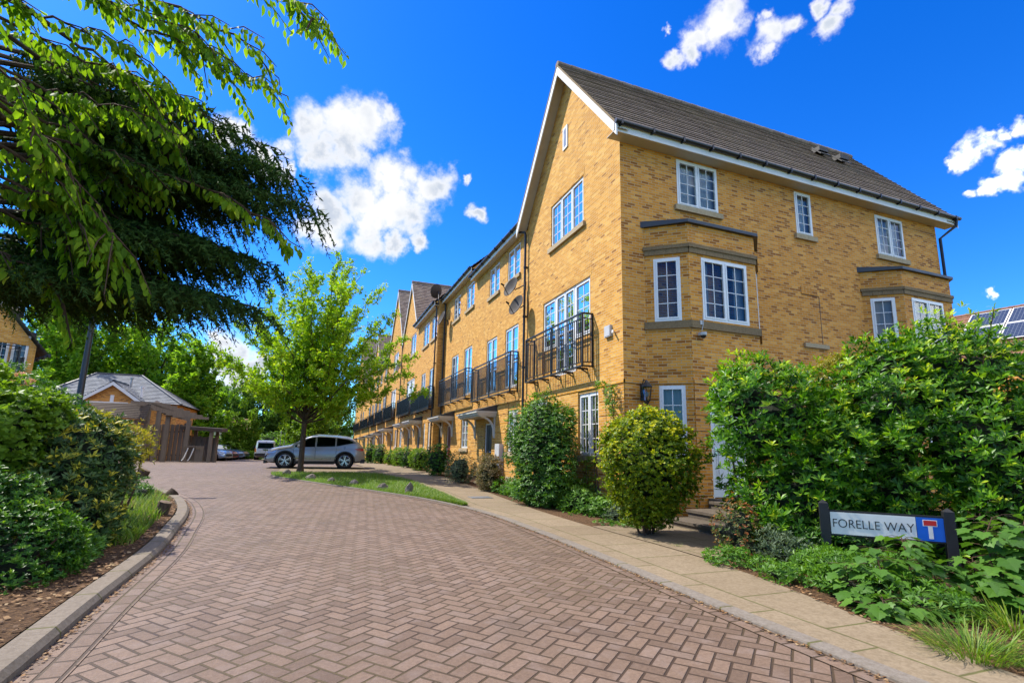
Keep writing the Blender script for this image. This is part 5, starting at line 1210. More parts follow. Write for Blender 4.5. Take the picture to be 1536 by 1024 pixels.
def suv():
    L = 4.62
    top = [(-2.31, .62), (-2.28, .95), (-2.2, 1.10), (-1.92, 1.36), (-1.68, 1.53), (-1.4, 1.60), (-.8, 1.665), (-.1, 1.685), (.25, 1.645), (.52, 1.55), (1.12, 1.19), (1.2, 1.145), (1.7, 1.06), (2.05, .96), (2.22, .84), (2.29, .64), (2.31, .5)]
    belt = [(-2.31, .6), (-2.2, 1.02), (-1.6, 1.10), (0, 1.04), (1.2, 1.0), (1.9, .84), (2.31, .55)]
    bot = [(-2.31, .46), (-2.1, .30), (-1.6, .24), (1.6, .22), (2.1, .26), (2.31, .36)]
    zl = lambda x: 1.08-.04*x+.10*max(0, -.9-x); arch = interp([(-2.0, 1.2), (-1.8, 1.33), (-1.5, 1.46), (-1.1, 1.53), (-.5, 1.575), (0, 1.58), (.36, 1.49), (1.0, 1.10)])
    hi = lambda x: max(zl(x)+.005, arch(x))
    T, topf, beltf, botf, side, plan = vehicle('silver SUV parked side on behind the young tree, nose to the left', 'car', 'parked_car', L, 1.86, top, belt, bot, (1.38, -1.36), .385, 'silver',
        [(.98, .07, zl, hi), (-.01, -.86, zl, hi), (-.93, -1.88, lambda x: zl(x)+max(0, -.93-x)*.08, hi)])
    across('windscreen', T, topf, side, 1.1, .5, .93, 'carglass'); across('rear_window', T, topf, side, -1.86, -2.14, .86, 'carglass', .012)
    for s in (-1, 1):
        m = MB(); m.lathe([(.0, -.1), (.07, -.08), (.085, 0), (.075, .06), (0, .09)], (.78, s*1.03, 1.10), 12, (1, 0, .1)); m.bar((.8, s*.86, 1.03), (.8, s*1.0, 1.08), .05, .05); m.build('mirror', MAT['silver'], T, smooth=1.)
        for x in (.05, -.88): m = MB(); z = .93; m.bar((x+.0, s*(side(x, z)+.022), z), (x-.2, s*(side(x, z)+.022), z+.01), .03, .03); m.build('door_handle', MAT['silver'], T)
        for x0 in (1.02, .03, -.93):
            m = MB(); zz = np.linspace(.45, 1.03, 7); pts = [(x0-.0-(.10 if x0 < -.5 and z < .7 else 0), s*(side(x0, z)+.003), z) for z in zz]; m.tube(pts, .006, 4); m.build('door_gap', MAT['trim'], T)
        m = MB(); P = [(x, s*(side(x, z)+.012), z) for x, z in ((1.72, .90), (2.16, .80), (2.17, .70), (1.85, .76))]; m.face(P); m.build('headlight', MAT['lamp_clear'], T)
        m = MB(); P = [(x, s*(side(x, z)+.014), z) for x, z in ((-1.80, 1.0), (-2.22, 1.02), (-2.24, .90), (-2.05, .90))]; m.face(P); m.build('tail_light', MAT['lamp_red'], T)
        m = MB(); m.tube([(x, s*(side(x, z)+.012), z) for x, z in ((1.0, .50), (0, .47), (-.95, .50))], .014, 5); m.build('side_strip', MAT['alloy'], T)
        m = MB(); m.tube([(x, s*(side(x, topf(x))*.88), topf(x)+.035) for x in np.linspace(.1, -1.55, 8)], .018, 6); m.build('roof_rail', MAT['alloy'], T)
        m = MB(); m.face([(x, s*(side(x, z)+.012), z) for x, z in ((2.2, .62), (2.26, .62), (2.27, .44), (2.2, .40))]); m.build('fog_lamp', MAT['trim'], T)
    m = MB()
    for z0, z1 in ((.52, .76),): m.hexa([(2.25, -.5, z0), (2.33, -.5, z0), (2.33, .5, z0), (2.25, .5, z0), (2.2, -.55, z1), (2.275, -.55, z1), (2.275, .55, z1), (2.2, .55, z1)])
    m.build('grille', MAT['trim'], T); m = MB(); m.box(2.22, -.8, .22, 2.325, .8, .36); m.build('bumper_trim', MAT['trim'], T); m = MB(); m.box(-2.33, -.84, .27, -2.1, .84, .46); m.build('bumper_trim', MAT['trim'], T)
    m = MB(); m.box(-2.335, -.26, .66, -2.31, .26, .78); m.build('number_plate', MAT['sign_white'], T)
    return T
car = suv()
a, b = gpt(430, 704), gpt(523, 705.5); 
c = at(474, 700, 24.7); car.scale = (.97, .97, .93); ang = math.pi-.07
car.location = (c[0], c[1], gh(c[1])+.012); car.rotation_euler = (0, 0, ang)
def hatch(label, paintm, grp='cars parked beyond the fence'):
    L = 4.2; top = [(-2.1, .55), (-2.06, .9), (-1.9, 1.15), (-1.65, 1.38), (-1.1, 1.46), (-.2, 1.47), (.3, 1.40), (1.0, 1.0), (1.5, .92), (1.95, .78), (2.08, .6), (2.1, .45)]
    belt = [(-2.1, .55), (-1.9, .95), (0, .92), (1.1, .88), (2.1, .5)]; bot = [(-2.1, .4), (-1.8, .22), (1.8, .2), (2.1, .3)]
    zl = lambda x: .95-.02*x; ar = interp([(-1.8, 1.05), (-1.5, 1.28), (-.9, 1.38), (0, 1.38), (.3, 1.32), (.9, .97)]); hi = lambda x: max(zl(x)+.004, ar(x))
    T, topf, beltf, botf, side, plan = vehicle(label, 'car', 'parked_car', L, 1.76, top, belt, bot, (1.28, -1.27), .32, paintm, [(.88, 0, zl, hi), (-.07, -.85, zl, hi), (-.92, -1.6, zl, hi)], grp, False)
    across('windscreen', T, topf, side, .98, .35, .92, 'carglass'); across('rear_window', T, topf, side, -1.66, -1.95, .85, 'carglass', .012)
    for s in (-1, 1):
        m = MB(); m.face([(x, s*(side(x, z)+.012), z) for x, z in ((1.55, .80), (2.0, .72), (2.0, .60), (1.7, .66))]); m.build('headlight', MAT['lamp_clear'], T)
        m = MB(); m.face([(x, s*(side(x, z)+.012), z) for x, z in ((-1.8, 1.0), (-2.03, .9), (-2.06, .7), (-1.9, .75))]); m.build('tail_light', MAT['lamp_red'], T)
    m = MB(); m.box(2.05, -.5, .42, 2.115, .5, .6); m.build('grille', MAT['trim'], T)
    return T
for lab, pm, px, D in (('dark car nearest the fence end, mostly hidden behind it', 'grey_paint', 327, 44.5), ('maroon car second from the fence among the parked cars', 'red_paint', 337, 47.5), ('bright blue car in the middle of the parked row', 'blue_paint', 347, 50.5), ('dark blue grey car at the far end of the parked row', 'dark_paint', 356, 54)):
    t = hatch(lab, pm); q = at(px, 690, D); t.location = (q[0]-1.1, q[1], gh(q[1])+.01); t.rotation_euler = (0, 0, rad(-18))
def van():
    L = 4.9; top = [(-2.45, .7), (-2.43, 1.7), (-2.34, 1.93), (-2.2, 1.96), (0, 1.98), (.9, 1.93), (1.25, 1.75), (1.8, 1.15), (2.3, .98), (2.45, .6)]
    belt = [(-2.45, .7), (-2.4, 1.1), (1.6, 1.05), (2.45, .6)]; bot = [(-2.45, .42), (-2.2, .28), (2.2, .28), (2.45, .36)]
    zl = lambda x: 1.12; hi = interp([(.3, 1.66), (1.1, 1.6), (1.62, 1.14)])
    T, topf, beltf, botf, side, plan = vehicle('pale grey panel van seen from behind at the end of the road', 'van', 'parked_van', L, 1.92, top, belt, bot, (1.6, -1.5), .34, 'vanpaint', [(1.6, .55, zl, hi)], None, False, tum=.13)
    across('windscreen', T, topf, side, 1.75, 1.2, .9, 'carglass'); x = -2.475
    m = MB(); m.quad((x+.02, -.74, 1.16), (x+.02, .74, 1.16), (x+.04, .68, 1.72), (x+.04, -.68, 1.72)); m.build('rear_window', MAT['carglass'], T)
    m = MB(); m.box(x-.01, -.95, .42, x+.1, .95, .68); m.build('bumper', MAT['trim'], T); m = MB(); m.box(x, -.22, .98, x+.03, .22, 1.09); m.build('number_plate', MAT['lf_lime'], T)
    for s in (-1, 1): m = MB(); m.box(x+.0, s*.9-.07, .8, x+.06, s*.9+.07, 1.15); m.build('tail_light', MAT['lamp_amber'], T); m = MB(); m.box(1.2, s*1.0-.1, 1.15, 1.3, s*1.0+.1, 1.42); m.build('mirror', MAT['trim'], T)
    m = MB(); m.box(x+.005, -.012, .7, x+.03, .012, 1.85); m.build('door_gap', MAT['trim'], T)
    q = at(393, 690, 51); T.location = (q[0], q[1]+2, gh(q[1])); T.rotation_euler = (0, 0, rad(96))
van()
# ------------------------------------------------------------------ shrubs
def sph(n):
    v = rng.normal(size=(n, 3)); return nrm(v)
def shrub(name, label, blobs, n, leaf, tpl, mat, per=6, spread=.9, cat='shrub', group=None, clip=None, newgrowth=.5, up=.35, depth=.16, lump=.16, base=None, stems=7, stemmat='twig', inner=.45, kind=None, lumpf=2.2, droop=0., spikes=0., core=.60):
    """foliage of many shoots, each a whorl of leaves, filling lumpy ellipsoids. blobs: (centre, radii)"""
    c0 = np.array(blobs[0][0], float); b = base if base is not None else np.array([c0[0], c0[1], gh(c0[1])])
    T = thing(name, label, cat, b, group)
    ar = np.array([r[0]*r[1]+r[0]*r[2]+r[1]*r[2] for _, r in blobs]); ar = ar/ar.sum()
    Ps, Ns, Dp = [], [], []
    ph = rng.random((6, 3))*6.28; fr = rng.normal(size=(6, 3))*lumpf
    for (c, r), f in zip(blobs, ar):
        c = np.array(c, float); r = np.array(r, float); k = int(n*f*1.15); u = sph(k);
        d = np.where(rng.random(k) < inner, rng.random(k)*.6, rng.exponential(depth*.5, k)*np.ones(k))
        lm = sum(np.sin((c+u*r)@fr[i]/max(.4, r.max()*.5)+ph[i, 0]) for i in range(6))/6
        rr = 1+lump*lm*1.6-d+rng.normal(size=k)*.035+ (spikes*rng.random(k)**6)
        P = c+u*r*rr[:, None]; N = nrm(u/r)
        keep = P[:, 2] > gh(c[1])+.04
        for (c2, r2) in blobs:
            if c2 is not None and not (np.allclose(c2, c)):
                q = ((P-np.array(c2))/np.array(r2)); keep &= (q*q).sum(1) > .72
        if clip: keep &= clip(P)
        Ps.append(P[keep]); Ns.append(N[keep]); Dp.append(d[keep])
    P = np.concatenate(Ps); N = np.concatenate(Ns); D = np.concatenate(Dp); k = len(P)
    ax = nrm(N+np.array([0, 0, up])+rng.normal(size=(k, 3))*.35)
    a = np.where(np.abs(ax[:, 2:3]) < .9, np.array([[0, 0, 1.]]), np.array([[1., 0, 0]])); x = nrm(np.cross(a, ax)); y = np.cross(ax, x)
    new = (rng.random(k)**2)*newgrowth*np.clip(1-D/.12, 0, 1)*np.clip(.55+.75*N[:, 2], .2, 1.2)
    pos, dr, nn, tt, sz = [], [], [], [], []
    for j in range(per):
        t = 2*math.pi*j/per+rng.random(k)*.6; tip = (j >= per*.55)
        e = spread*(.45 if tip else 1.15)+rng.normal(size=k)*.15
        rd = np.cos(t)[:, None]*x+np.sin(t)[:, None]*y; dd = ax*np.cos(e)[:, None]+rd*np.sin(e)[:, None]; dd[:, 2] -= droop
        pos.append(P+ax*(leaf*(.28 if tip else -.1)*rng.random(k)[:, None])); dr.append(dd); nn.append(nrm(ax*np.sin(e)[:, None]-rd*np.cos(e)[:, None]+rng.normal(size=(k, 3))*.2)); sz.append(leaf*(.62+.6*rng.random(k))*(.8 if tip else 1.))
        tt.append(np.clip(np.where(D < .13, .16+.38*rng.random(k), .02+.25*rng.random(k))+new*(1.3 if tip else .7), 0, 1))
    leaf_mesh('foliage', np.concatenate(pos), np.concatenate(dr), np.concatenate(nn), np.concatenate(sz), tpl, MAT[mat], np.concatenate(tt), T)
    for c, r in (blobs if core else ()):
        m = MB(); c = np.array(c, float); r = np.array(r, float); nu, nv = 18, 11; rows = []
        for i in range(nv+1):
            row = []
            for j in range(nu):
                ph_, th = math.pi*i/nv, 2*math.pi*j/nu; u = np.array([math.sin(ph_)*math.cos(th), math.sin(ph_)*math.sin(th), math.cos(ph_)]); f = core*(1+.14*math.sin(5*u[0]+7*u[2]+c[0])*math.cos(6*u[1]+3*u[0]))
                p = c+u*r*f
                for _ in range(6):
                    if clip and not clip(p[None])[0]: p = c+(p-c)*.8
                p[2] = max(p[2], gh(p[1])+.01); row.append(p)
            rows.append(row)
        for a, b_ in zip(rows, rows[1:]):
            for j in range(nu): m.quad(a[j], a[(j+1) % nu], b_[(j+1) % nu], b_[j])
        m.build('shade_core', MAT['inner'], T, smooth=3.)  # solid dark core; its colour stands in for shade inside the shrub
    if stems:
        m = MB()
        for i in range(stems):
            bi = i % len(blobs); c, r = np.array(blobs[bi][0]), np.array(blobs[bi][1]); u = sph(1)[0]; u[2] = abs(u[2])*.8+.2; e = c+u*r*.75; s0 = np.array([c[0]+u[0]*r[0]*.2, c[1]+u[1]*r[1]*.2, gh(c[1])-.03]); mid = s0*.5+e*.5+rng.normal(size=3)*.06
            m.tube([s0, mid, e], [.022, .015, .006], 5)
        m.build('stem', MAT[stemmat], T)
    return T
# big hedge on the right: two glossy shrubs and a yellow one behind
cl = lambda P: P[:, 1] < 8.85
bigclip = lambda P: (P[:, 0] > pv_right(4)+.75) & ((P[:, 1] < 8.1) | (P[:, 0] > 10.6))
def pb(px, py, D, rx, ry, rz): c = at(px, py, D); return (c, (rx, ry, rz))
shrub('glossy_shrub', 'tall glossy shrub with pale whorled leaves, left half of the big hedge beside the steps', [pb(1150, 640, 8.0, .78, .75, 1.0), pb(1195, 745, 7.6, .85, .8, .85), pb(1235, 705, 7.7, .75, .8, 1.0), pb(1115, 602, 8.2, .48, .6, .56), pb(1175, 630, 8.0, .62, .7, .72), pb(1210, 790, 7.3, .7, .5, .6)],
      5600, .12, 'slim', 'lf_gloss', 8, .95, clip=lambda P: (P[:, 1] < 8.2) | (P[:, 0] > 10), newgrowth=1.2, lump=.34, stems=14, spikes=.3, lumpf=3., core=.5, inner=.55)
shrub('glossy_shrub', 'biggest dark glossy shrub filling the right edge behind the street sign', [pb(1330, 640, 7.9, 1.05, .95, 1.05), pb(1430, 600, 7.9, 1.0, 1., .95), pb(1330, 740, 7.5, 1.0, .8, .95), pb(1460, 690, 7.3, 1.1, .9, 1.1), pb(1540, 650, 7.3, 1.0, 1., .92), pb(1540, 780, 6.8, .9, .7, .9), pb(1395, 545, 8.1, .72, .65, .58), pb(1470, 560, 7.9, .62, .6, .52), pb(1325, 560, 8.2, .5, .6, .55), pb(1400, 800, 7.0, .9, .5, .6)],
      10500, .12, 'slim', 'lf_gloss', 8, .95, newgrowth=1.1, lump=.36, stems=18, spikes=.3, lumpf=3., core=.5, inner=.55)
# the shoot that stands up over the hedge
def leader():
    T = thing('tall_shoot', 'long leafy shoot standing up above the right end of the hedge', 'shrub', at(1462, 600, 7.7)); pts = [at(1455, 620, 7.7), at(1470, 570, 7.7), at(1478, 530, 7.65), at(1488, 480, 7.6), at(1492, 458, 7.6)]
    m = MB(); m.tube(pts, [.016, .013, .01, .007, .004], 5); m.tube([pts[1], at(1500, 540, 7.7), at(1515, 515, 7.7)], [.01, .008, .004], 5); m.tube([pts[2], at(1462, 500, 7.7), at(1468, 472, 7.7)], [.009, .007, .003], 5); m.build('stem', MAT['twig'], T)
    P, dd, nn = [], [], []
    for line in (pts[1:], [pts[1], at(1500, 540, 7.7), at(1515, 515, 7.7)], [pts[2], at(1462, 500, 7.7), at(1468, 472, 7.7)]):
        for a, b in zip(line, line[1:]):
            for k in range(22):
                t = rng.random(); p = a+(b-a)*t; v = nrm(rng.normal(size=3)+np.array([0, 0, .7])); P.append(p); dd.append(v); nn.append(nrm(rng.normal(size=3)*.4+np.array([0, 0, 1.])))
    leaf_mesh('foliage', np.array(P), np.array(dd), np.array(nn), .06+.05*rng.random(len(P)), 'slim', MAT['lf_gloss'], np.clip(.3+.6*rng.random(len(P)), 0, 1), T)
leader()
shrub('yellow_shrub', 'feathery yellow green shrub against the brick wall behind the hedge', [pb(1262, 575, 8.7, .55, .4, .5), pb(1310, 565, 8.7, .5, .4, .5), pb(1230, 590, 8.6, .45, .4, .45)], 2300, .05, 'diamond', 'lf_yellow', 7, 1., newgrowth=.5, lump=.2, inner=.3, spikes=.25, clip=lambda P: P[:, 1] < 9.0)
# clipped bushes against the street wall
wc = lambda P: (P[:, 0] < XC-.06) | (P[:, 1] < YC-.12)
shrub('round_bush', 'rounded golden green bush at the house corner beside the steps', [pb(972, 692, 8.75, .80, .76, .76), pb(971, 660, 8.8, .66, .64, .52), pb(974, 722, 8.75, .64, .60, .50), pb(972, 756, 8.75, .50, .46, .35)], 13000, .050, 'diamond', 'lf_gold', 7, 1., newgrowth=1.2, lump=.24, clip=wc, stems=9, depth=.14, spikes=.22, lumpf=3.2)
shrub('climber_bush', 'tall dark green climber clipped against the street wall under the big balcony', [pb(818, 680, 12.6, .62, .95, 1.05), pb(816, 642, 12.9, .6, .95, .72), pb(812, 730, 12.4, .52, .75, .6), pb(792, 660, 13.4, .5, .6, .8)], 7600, .085, 'oval', 'lf_dark', 5, 1.2, newgrowth=1.0, lump=.30, clip=wc, droop=.25, spikes=.22, lumpf=3.)
shrub('wall_sprig', 'loose lime green sprig of climber by the corner at the top of the ground floor', [((6.22, 9.95, 2.55), (.16, .22, .42)), ((6.2, 10.4, 2.95), (.1, .2, .12))], 110, .075, 'oval', 'lf_lime', 4, 1.2, newgrowth=.5, stems=3, base=(6.22, 9.95, 2.0), inner=.2, core=0, clip=lambda P: P[:, 0] < 6.31)
shrub('wall_sprig', 'thin pale vine on the wall under the ground floor window', [((6.2, 10.9, 1.0), (.12, .3, .35)), ((6.2, 11.0, .55), (.12, .3, .3))], 110, .07, 'oval', 'lf_lime', 4, 1.2, newgrowth=.6, stems=3, inner=.2, core=0, clip=lambda P: P[:, 0] < 6.31)
# row of small bushes along the pavement
row = [(735, 700, 15.6, .38, .5, .62, 'lf_dry', 'slim', .11, 'dry grassy brown shrub beside the utility box'), (690, 703, 18.0, .5, .62, .6, 'lf_grey', 'slim', .075, 'loose grey green shrub next to the dry grassy one'),
       (657, 691, 21.4, .62, .8, .72, 'lf_dark', 'diamond', .08, 'rounded dark green bush, the biggest of the small bushes in the row'), (629, 691, 24.2, .5, .62, .62, 'lf_lime', 'diamond', .07, 'bright green bush left of the biggest one in the row'),
       (613, 688, 26.6, .5, .6, .6, 'lf_dark', 'diamond', .075, 'green bush fifth along the pavement row'), (600, 687, 29., .5, .6, .6, 'lf_lime', 'diamond', .075, 'small lime bush sixth along the pavement row'),
       (588, 686, 31.5, .5, .6, .52, 'lf_lime', 'diamond', .08, 'small low lime bush at the far end of the pavement row'), (570, 683, 36., .55, .7, .75, 'lf_dark', 'diamond', .09, 'dark bush just right of the silver car tail'), (556, 680, 39., .6, .7, .85, 'lf_dark', 'diamond', .09, 'dark bush touching the silver car rear from behind')]
for px, py, D, rx, ry, rz, mt, tp, lf, lab in row:
    c = at(px, py, D); c[0] = min(c[0], 5.95 if D < 27 else 5.6)
    shrub('small_bush', lab, [((c[0], c[1], gh(c[1])+rz*.82), (rx, ry, rz)), ((c[0]+.1, c[1]+.25, gh(c[1])+rz*.6), (rx*.8, ry*.8, rz*.75))], 1100 if D < 25 else 800, lf, tp, mt, 5, 1., group='small bushes along the pavement', newgrowth=.7, lump=.14, stems=3)
# low plants under the street wall
shrub('bed_plants', 'tangle of low bright green plants under the street wall window', [((5.6, 11.6, .24), (.45, .8, .42)), ((5.75, 10.7, .22), (.42, .6, .40)), ((5.5, 12.6, .26), (.4, .7, .38)), ((5.9, 9.9, .12), (.3, .45, .26))], 2300, .12, 'slim', 'weed', 6, 1., cat='plants', newgrowth=1., lump=.4, stems=0, clip=wc, inner=.3, spikes=.5)
shrub('bed_plants', 'low ferny plants at the foot of the dark climber bush', [((5.35, 14.2, .22), (.35, .6, .3)), ((5.4, 13.3, .22), (.3, .5, .3))], 800, .1, 'slim', 'weed', 6, 1., cat='plants', newgrowth=.4, lump=.3, stems=0)
shrub('grey_plant', 'small silvery grey green plant at the brick corner foot', [((5.95, 9.3, .12), (.3, .32, .2))], 260, .08, 'slim', 'lf_grey', 6, .8, cat='plant', stems=0)
def lily():
    c = on_x(838, 745, 5.75); T = thing('white_flower', 'single white lily like flower on a tall stem above the bed plants', 'flower', (c[0], c[1], .1)); f = on_x(836, 726, 5.7)
    m = MB(); m.tube([(c[0], c[1], .1), (c[0]-.03, c[1], .6), f], [.01, .008, .006], 5); m.build('stem', MAT['twig'], T)
    k = 26; v = sph(k); leaf_mesh('petals', np.tile(f, (k, 1)), v, sph(k), .13, 'oval', MAT['petal'], None, T)
    k = 46; th = rng.random(k)*6.28; P = np.stack([c[0]+.15*np.cos(th), c[1]+.2*np.sin(th), np.full(k, .08)], 1); leaf_mesh('leaves', P, np.stack([np.cos(th)*.35, np.sin(th)*.35, np.ones(k)], 1), np.stack([np.cos(th), np.sin(th), np.zeros(k)], 1), .5+.3*rng.random(k), 'blade', MAT['weed'], None, T)
lily()
shrub('weed_patch', 'patch of small weeds where the slab path meets the planting bed', [((5.06, 5.35, .07), (.3, .26, .13)), ((5.2, 5.0, .06), (.2, .2, .1))], 420, .05, 'oval', 'weed', 5, 1.1, cat='weeds', stems=0, lump=.3, core=0)
shrub('weed_patch', 'small weeds and litter in the bare soil below the round golden bush', [((5.75, 8.35, .05), (.4, .3, .1)), ((5.35, 8.7, .04), (.25, .3, .08))], 300, .055, 'oval', 'weed', 5, 1.1, cat='weeds', stems=0, lump=.3, core=0)
shrub('berberis', 'small red and orange leaved berberis at the bottom of the hedge by the steps', [pb(1108, 795, 7.1, .28, .3, .40), pb(1118, 830, 6.9, .26, .25, .25)], 900, .035, 'oval', 'lf_red', 6, 1.1, newgrowth=.9, lump=.2, spikes=.3)
shrub('lavender', 'grey green lavender like plant left of the sign post', [pb(1195, 850, 6.55, .34, .3, .34), pb(1165, 830, 6.75, .26, .3, .32), pb(1235, 880, 6.2, .3, .28, .3)], 1500, .07, 'slim', 'lf_grey', 6, .7, cat='plant', newgrowth=.4, lump=.25, spikes=.35, up=.8)
shrub('ground_plants', 'low mixed green plants along the pavement edge in front of the street sign', [((5.15, 3.9, .1), (.26, .5, .17)), ((5.55, 4.1, .14), (.36, .5, .22)), ((5.85, 4.7, .12), (.4, .45, .2)), ((5.3, 3.3, .1), (.3, .4, .18)), ((6.3, 4.2, .12), (.4, .4, .2)), ((5.0, 4.5, .08), (.18, .35, .12))], 1900, .075, 'slim', 'weed', 6, 1., cat='plants', newgrowth=.5, lump=.3, stems=0, spikes=.15, core=.4)
shrub('ground_plants', 'dark low plants in the shade right behind the lavender and the left sign post', [((6.5, 5.5, .25), (.5, .5, .35)), ((6.9, 4.9, .25), (.5, .4, .35))], 900, .085, 'slim', 'lf_dark', 6, 1., cat='plants', newgrowth=.4, lump=.3, stems=0)
# sycamore saplings by the sign
def sapling(label, stems, n, size, seed):
    r = np.random.default_rng(seed); b = stems[0][0]; T = thing('sycamore_sapling', label, 'sapling', (b[0], b[1], .02)); m = MB(); P, dd, nn, ss, tt = [], [], [], [], []
    for st in stems:
        st = [np.array(p) for p in st]; m.tube(st, list(np.linspace(.011, .004, len(st))), 5); k = int(n/len(stems)); seg = np.array([np.linalg.norm(b-a) for a, b in zip(st, st[1:])]); cs = np.concatenate([[0], np.cumsum(seg)])
        for i in range(k):
            t = cs[-1]*(.18+.82*r.random()**.8); j = min(len(seg)-1, int(np.searchsorted(cs, t)-1)); p = st[j]+(st[j+1]-st[j])*(t-cs[j])/seg[j]
            a = r.random()*6.283; out = np.array([math.cos(a), math.sin(a), 0.])-.35*np.array([CF[0], CF[1], 0]); out = nrm(out); L = .09+.14*r.random(); q = p+out*L+np.array([0, 0, .05*r.random()-.01]); m.tube([p, (p+q)/2+(0, 0, .015), q], .0025, 4, False)
            P.append(q); dd.append(out+np.array([0, 0, -.25-.35*r.random()])); nn.append(np.array([0, 0, 1.])+out*.5+r.normal(size=3)*.25); f = t/cs[-1]; ss.append(size*(1.25-.6*f)*(.75+.5*r.random())); tt.append(.25+.45*r.random()+.3*f*r.random())
    m.build('stem', MAT['twig'], T); leaf_mesh('leaves', np.array(P), np.array(dd), np.array(nn), np.array(ss), 'lobed', MAT['lf_syc'], np.clip(tt, 0, 1), T, smooth=False); return T
def st(*pts): return [at(*p) for p in pts]
sapling('sycamore sapling with broad lobed leaves covering the foot of the street sign', [st((1340, 935, 4.75), (1332, 890, 4.8), (1320, 850, 4.95), (1312, 822, 5.1)), st((1355, 935, 4.75), (1372, 885, 4.8), (1362, 840, 4.95), (1352, 805, 5.1)), st((1338, 935, 4.75), (1305, 905, 4.8), (1285, 870, 5.0), (1272, 845, 5.1)), st((1360, 935, 4.7), (1390, 920, 4.7), (1405, 880, 4.8), (1398, 840, 5.0)), st((1345, 945, 4.6), (1335, 935, 4.5), (1318, 915, 4.5), (1325, 900, 4.5)), st((1360, 945, 4.6), (1375, 940, 4.5), (1372, 920, 4.5), (1362, 905, 4.5))], 300, .15, 5)
sapling('second sycamore sapling at the right edge beyond the sign post', [st((1500, 910, 4.7), (1492, 860, 4.8), (1478, 805, 4.95), (1488, 775, 5.1)), st((1505, 910, 4.7), (1518, 860, 4.8), (1532, 800, 4.9), (1538, 775, 5.0)), st((1495, 910, 4.7), (1465, 875, 4.8), (1458, 835, 5.0)), st((1505, 915, 4.6), (1510, 890, 4.6), (1502, 855, 4.7))], 190, .155, 9)
def tuft(label, c, n, rad_, h0, h1, mat='grass', tpl='thin'):
    th = rng.random(n)*6.283; rr = rad_*np.sqrt(rng.random(n)); P = np.stack([c[0]+rr*np.cos(th), c[1]+rr*np.sin(th), np.full(n, c[2])], 1); ln = .3+1.2*rng.random(n)
    return tag(leaf_mesh('grass_tuft', P, np.stack([np.cos(th)*ln, np.sin(th)*ln, np.full(n, 1.)], 1), np.stack([np.cos(th), np.sin(th), np.full(n, -.4)], 1)+rng.normal(size=(n, 3))*.3, h0+(h1-h0)*rng.random(n), tpl, MAT[mat]), label, 'grass')
tuft('clump of long grass at the bottom right corner beside the pavement', gpt(1462, 985)+(0, 0, .02), 620, .26, .10, .30); tuft('taller thin grass at the right edge under the second sapling', gpt(1520, 945)+(0, 0, .02), 520, .35, .15, .42); tuft('small grass tuft on the slab path by the kerb', gpt(1015, 822)+(0, 0, .03), 60, .09, .03, .08)
# ------------------------------------------------------------------ left bed
shrub('left_shrub', 'big blue green shrub with yellow new tips on the left bed', [pb(80, 750, 6.6, .74, .78, .88), pb(122, 690, 6.9, .60, .65, .64), pb(60, 700, 6.6, .75, .7, .8), pb(100, 800, 6.3, .55, .55, .55), pb(120, 655, 7.2, .55, .6, .36)], 5600, .10, 'slim', 'lf_blue', 8, .95, newgrowth=1.6, lump=.17, stems=9, spikes=.18)
shrub('left_shrub', 'lower small leaved green shrub at the bottom left corner', [pb(20, 850, 4.9, .55, .5, .55), pb(-40, 800, 5.2, .7, .6, .7), pb(60, 850, 5.3, .42, .42, .40), pb(0, 900, 4.6, .40, .4, .36)], 4200, .055, 'oval', 'lf_dark', 7, 1., newgrowth=.7, lump=.2, stems=6, core=.4)
shrub('left_shrub', 'feathery bright lime shrub at the left edge above the blue green one', [pb(0, 650, 6.0, .42, .45, .55), pb(45, 628, 6.4, .38, .42, .36), pb(-40, 640, 6.2, .5, .5, .7)], 3000, .075, 'diamond', 'lf_lime', 7, 1., newgrowth=.5, lump=.2, stems=5, spikes=.3)
shrub('left_shrub', 'dark rhododendron with a few pink flowers behind the lime shrub', [pb(25, 610, 11., .8, .8, .7), pb(75, 625, 11.3, .8, .7, .6), pb(-30, 600, 10.8, .9, .8, .9)], 1300, .12, 'slim', 'lf_dark', 8, 1., newgrowth=.3, lump=.2, stems=5)
shrub('rhododendron_flowers', 'few pale pink flower heads on the dark rhododendron', [pb(30, 563, 10.4, .08, .08, .06), pb(44, 572, 10.4, .08, .08, .05), pb(15, 570, 10.2, .07, .07, .05)], 45, .05, 'oval', 'pink', 5, 1., cat='flowers', stems=0, core=0)
shrub('yellow_tipped_shrub', 'arching shrub with orange yellow tips in front of the lamp post and pergola', [pb(185, 672, 8.4, .42, .5, .34), pb(125, 655, 8.6, .6, .5, .32), pb(65, 655, 8.4, .5, .5, .32)], 1300, .075, 'slim', 'lf_yellow', 7, .9, newgrowth=.7, lump=.3, stems=8, spikes=.4, inner=.3, core=.5)
shrub('verge_plants', 'low dark leafy plants on the verge between the log stumps', [((-3.6, 13.8, .25), (.3, .45, .2)), ((-4.4, 15.6, .35), (.4, .6, .28))], 420, .09, 'slim', 'lf_dark', 6, 1., cat='plants', newgrowth=.4, lump=.3, stems=0)
shrub('verge_plants', 'strappy green leaves at the foot of the blue green shrub by the kerb', [((-2.6, 8.3, .2), (.25, .4, .22)), ((-2.4, 7.4, .16), (.2, .4, .18))], 320, .11, 'slim', 'weed', 6, 1., cat='plants', newgrowth=.4, lump=.3, stems=0)
